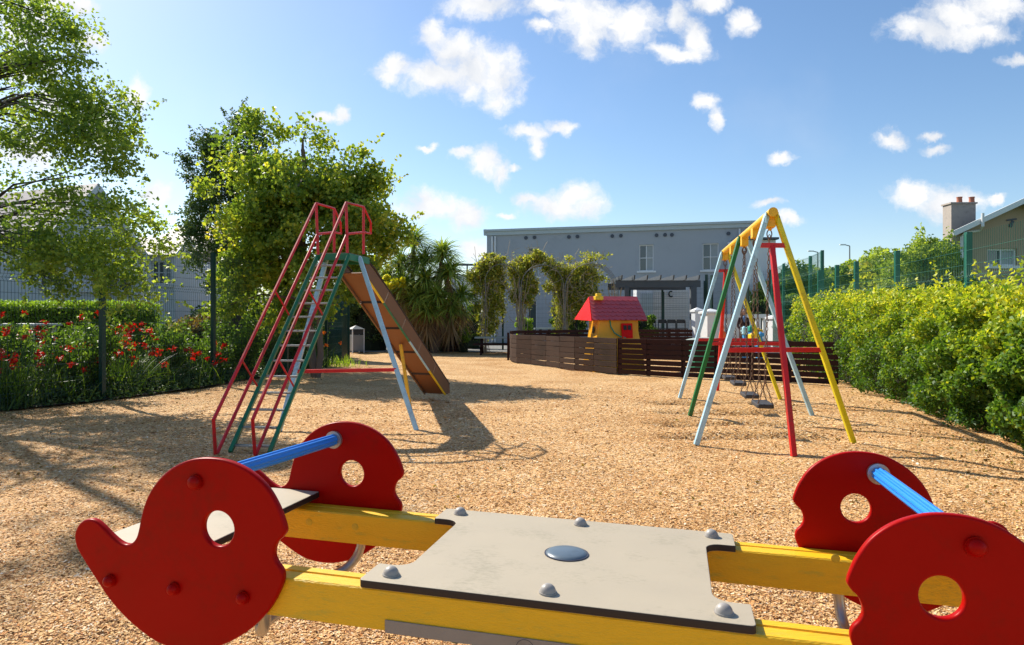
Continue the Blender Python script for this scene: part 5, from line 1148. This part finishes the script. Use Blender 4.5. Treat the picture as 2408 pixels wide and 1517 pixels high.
mb.build('slats', M['wood_dark'], pb_); MB().box(((xa + xb) / 2, 27.9, .42), (xb - xa - .06, .54, .80)).build('liner', M['black'], pb_)
def picnic(u0, u1, v, Y, zt, label, mt='table_pale', group='picnic tables at the far end'):
    xa, xb = at(u0, 0, Y).x, at(u1, 0, Y).x; T = thing('picnic_table', ((xa + xb) / 2, Y, 0), label, 'picnic table', group)
    MB().box(((xa + xb) / 2, Y, zt - .03), (xb - xa, .75, .055)).build('table_top', M[mt], T, bevel=.005)
    for sy in (-1, 1): MB().box(((xa + xb) / 2, Y + sy * .62, zt * .58), (xb - xa + .1, .25, .045)).build('bench', M['wood_dark'], T)
    for x in (xa + .25, xb - .25):
        mb = MB()
        for sy in (-1, 1): mb.bar((x, Y + sy * .62, 0), (x, Y + sy * .2, zt - .06), .08, .09, up=(1, 0, 0))
        mb.bar((x, Y - .7, zt * .5), (x, Y + .7, zt * .5), .06, .08); mb.build('trestle', M['wood_dark'], T)
picnic(1117, 1215, 792, 25.8, .66, 'pale-topped picnic table left of the slat fence')
picnic(1256, 1306, 770, 27.4, .98, 'small pale-topped table seen over the curved fence')
sp_ = thing('sandpit_lid', (5.1, 19, 0), 'pale green domed plastic lid just showing above the dark fence', 'play table')
MB().dome((4.95, 17.5, .70), .55, .12, n=24).build('lid', M['table_pale'], sp_, smooth=True); MB().tube([(4.95, 17.5, 0), (4.95, 17.5, .70)], .4, 20).build('base', M['toy_green'], sp_)
# cafe chairs behind
for k, (u, lb) in enumerate(((1534, 'dark high chair at the left of the shuttered front'), (1560, 'dark chair second from the left at the shuttered front'), (1582, 'dark chair third from the left at the shuttered front'), (1604, 'dark chair nearest the thick pergola post'))):
    Y = 24.8; x = at(u, 0, Y).x; T = thing('cafe_chair', (x, Y, 0), lb, 'chair', 'dark chairs under the pergola'); zs = at(0, 764, Y).z
    zs -= .12; MB().box((x, Y, zs), (.34, .36, .035)).build('seat', M['black'], T); MB().box((x, Y + .2, zs + .27), (.30, .03, .14)).build('backrest', M['black'], T)
    for sx in (-.15, .15):
        for sy in (-.16, .16): MB().bar((x + sx, Y + sy, 0), (x + sx, Y + sy, zs + (.30 if sy > 0 else 0)), .03, .03, up=(0, 1, 0)).build('leg', M['black'], T)

# ------------------------------------------------------------------ people
def skin_body(name, verts, edges, radii, m, parent, sub=2, root=0):
    me = bpy.data.meshes.new('tmp'); o0 = wloc(parent); me.from_pydata([Vector(v) for v in verts], edges, []); o = bpy.data.objects.new('tmp', me); C.objects.link(o)
    o.modifiers.new('Skin', 'SKIN'); sv = me.skin_vertices[0].data
    for i, r in enumerate(radii): sv[i].radius = (r if isinstance(r, tuple) else (r, r))
    sv[root].use_root = True; s = o.modifiers.new('Sub', 'SUBSURF'); s.levels = sub; s.render_levels = sub
    dg = bpy.context.evaluated_depsgraph_get(); me2 = bpy.data.meshes.new_from_object(o.evaluated_get(dg)); bpy.data.objects.remove(o); me2.materials.clear(); me2.shade_smooth(); me2.name = name
    return link(name, me2, m, parent)
def person(base, Hh, face, label, mats, pose='stand'):
    T = thing('person', base, label, 'person'); k = Hh / 1.65
    V = [(0, 0, .93), (0, 0, 1.12), (0, 0, 1.30), (0, .005, 1.40), (0, -.005, 1.47), (0, -.01, 1.56),          # 0-5 pelvis..head
         (.085, 0, .88), (.095, -.01, .50), (.10, 0, .09), (.10, -.11, .035), (-.085, 0, .88), (-.095, -.01, .50), (-.10, 0, .09), (-.10, -.11, .035),
         (.16, 0, 1.34), (.21, .01, 1.08), (.16, -.16, .92), (.11, -.22, .93), (-.16, 0, 1.34), (-.21, .01, 1.08), (-.16, -.16, .92), (-.11, -.22, .93)]
    Ed = [(0, 1), (1, 2), (2, 3), (3, 4), (4, 5), (0, 6), (6, 7), (7, 8), (8, 9), (0, 10), (10, 11), (11, 12), (12, 13), (2, 14), (14, 15), (15, 16), (16, 17), (2, 18), (18, 19), (19, 20), (20, 21)]
    Rr = [(.14, .10), (.12, .09), (.13, .09), .055, .05, (.075, .09), .085, .06, .042, .035, .085, .06, .042, .035, .055, .042, .03, .028, .055, .042, .03, .028]
    if pose == 'sit':
        V = [(x, y, z) for x, y, z in V]
        for i, p in ((7, (.12, -.34, .90)), (8, (.12, -.36, .50)), (9, (.12, -.46, .46)), (11, (-.12, -.34, .90)), (12, (-.12, -.36, .50)), (13, (-.12, -.46, .46))): V[i] = p
        V = [(x, y, z - .42) for x, y, z in V]
    rz = Matrix.Rotation(face, 3, 'Z'); X = lambda p: rz @ (Vector(p) * k)
    body = skin_body('body', [X(p) for p in V], Ed, [tuple(c * k for c in r) if isinstance(r, tuple) else r * k for r in Rr], mats['body'], T)
    hz_ = V[5][2]
    def blob(name, c, r, m, n=14):
        mb = MB(); vs = []; fs = []
        for i in range(9):
            a = -math.pi / 2 + math.pi * i / 8
            for j in range(n): b = 2 * math.pi * j / n; vs.append(X((c[0] + r[0] * math.cos(a) * math.cos(b), c[1] + r[1] * math.cos(a) * math.sin(b), c[2] + r[2] * math.sin(a))) + Vector(base))
        fs = [(i * n + j, i * n + (j + 1) % n, (i + 1) * n + (j + 1) % n, (i + 1) * n + j) for i in range(8) for j in range(n)]
        mb.add(vs, fs); return mb.build(name, m, T, smooth=True)
    # head shell with features in skin
    blob('face', (0, -.012, hz_ - .005), (.074, .088, .112), M['skin'])
    mb = MB(); nose = [X(p) + Vector(base) for p in ((0, -.098, hz_ + .02), (.014, -.096, hz_ - .02), (-.014, -.096, hz_ - .02), (0, -.118, hz_ - .018))]; mb.add(nose, [(0, 1, 3), (0, 3, 2), (1, 2, 3)]); mb.build('nose', M['skin'], T)
    for sx in (-1, 1): blob('eye', (sx * .028, -.09, hz_ + .012), (.011, .008, .007), M['black'], 8)
    blob('mouth', (0, -.092, hz_ - .055), (.022, .008, .006), M['red_hat'], 8)
    for sx in (-1, 1):
        mb = MB(); hp = V[17 if sx > 0 else 21]
        for q in range(4): mb.tube([X((hp[0] - sx * .01 + (q - 1.5) * .014 * sx, hp[1], hp[2])) + Vector(base), X((hp[0] + (q - 1.5) * .015 * sx, hp[1] - .05, hp[2] - .01)) + Vector(base), X((hp[0] + (q - 1.5) * .014 * sx, hp[1] - .075 + abs(q - 1.5) * .006, hp[2] - .035)) + Vector(base)], [.010 * k, .009 * k, .006 * k], 6)
        mb.tube([X((hp[0] - sx * .02, hp[1], hp[2])) + Vector(base), X((hp[0] - sx * .045, hp[1] - .035, hp[2] - .005)) + Vector(base)], [.011 * k, .008 * k], 6); mb.build('hand', M['skin'], T, smooth=True)
    return T, X, blob, hz_, mats
wb = at(1748, 757, 23.3); T, X, blob, hz_, _ = person((wb.x, 23.3, 0), 1.64, R(12), 'woman in a dark maroon jacket and blue scarf behind the toys', {'body': M['jacket']})
blob('hair', (0, .022, hz_ + .022), (.088, .088, .112), M['hair']); blob('hair', (0, .055, hz_ - .07), (.085, .05, .11), M['hair']); blob('scarf', (0, -.055, 1.32), (.06, .055, .13), M['top_blue'])
cbp = at(1699, 757, 21.0); T, X, blob, hz_, _ = person((cbp.x, 21.0, 0), 1.20, R(40), 'crouched child in an orange coat and red hat behind the swings', {'body': M['orange_coat']}, 'sit')
T.location.z = .22
blob('hat', (0, .018, hz_ + .035), (.092, .095, .095), M['red_hat'])
for o in T.children: pass
# play table with toys by the woman
def blk(name, u0, u1, v0, v1, Y, m, label, cat, grp=None, d=.3):
    a = at(u0, v0, Y); b = at(u1, v1, Y); T = thing(name, ((a.x + b.x) / 2, Y, 0), label, cat, grp); w = b.x - a.x
    MB().box(((a.x + b.x) / 2, Y, (a.z + b.z) / 2), (w, d, a.z - b.z)).build('body', m, T, bevel=.03)
    MB().dome(((a.x + b.x) / 2, Y, a.z), w * .3, w * .22, n=14).build('knob', m, T, smooth=True)
    MB().box(((a.x + b.x) / 2, Y, b.z / 2), (w * .5, d * .6, b.z)).build('foot', M['toy_blue'], T)
    return T
blk('toy_stool', 1744, 1756, 768, 785, 21.8, M['toy_cyan'], 'pale blue toy seat in front of the woman', 'toy')
blk('toy_slide', 1759, 1771, 766, 778, 22.0, M['toy_green'], 'green plastic toy right of the woman', 'toy')
blk('toy_box', 1762, 1774, 784, 797, 21.4, M['htoy_bright'], 'yellow plastic toy low beside the yellow swing leg', 'toy')
blk('toy_car', 1783, 1794, 781, 790, 21.6, M['toy_blue'], 'blue plastic toy by the white balustrade', 'toy')
blk('toy_stand', 1775, 1791, 773, 784, 22.4, M['sw_orange'], 'orange and yellow toy stand below the balustrade', 'toy')
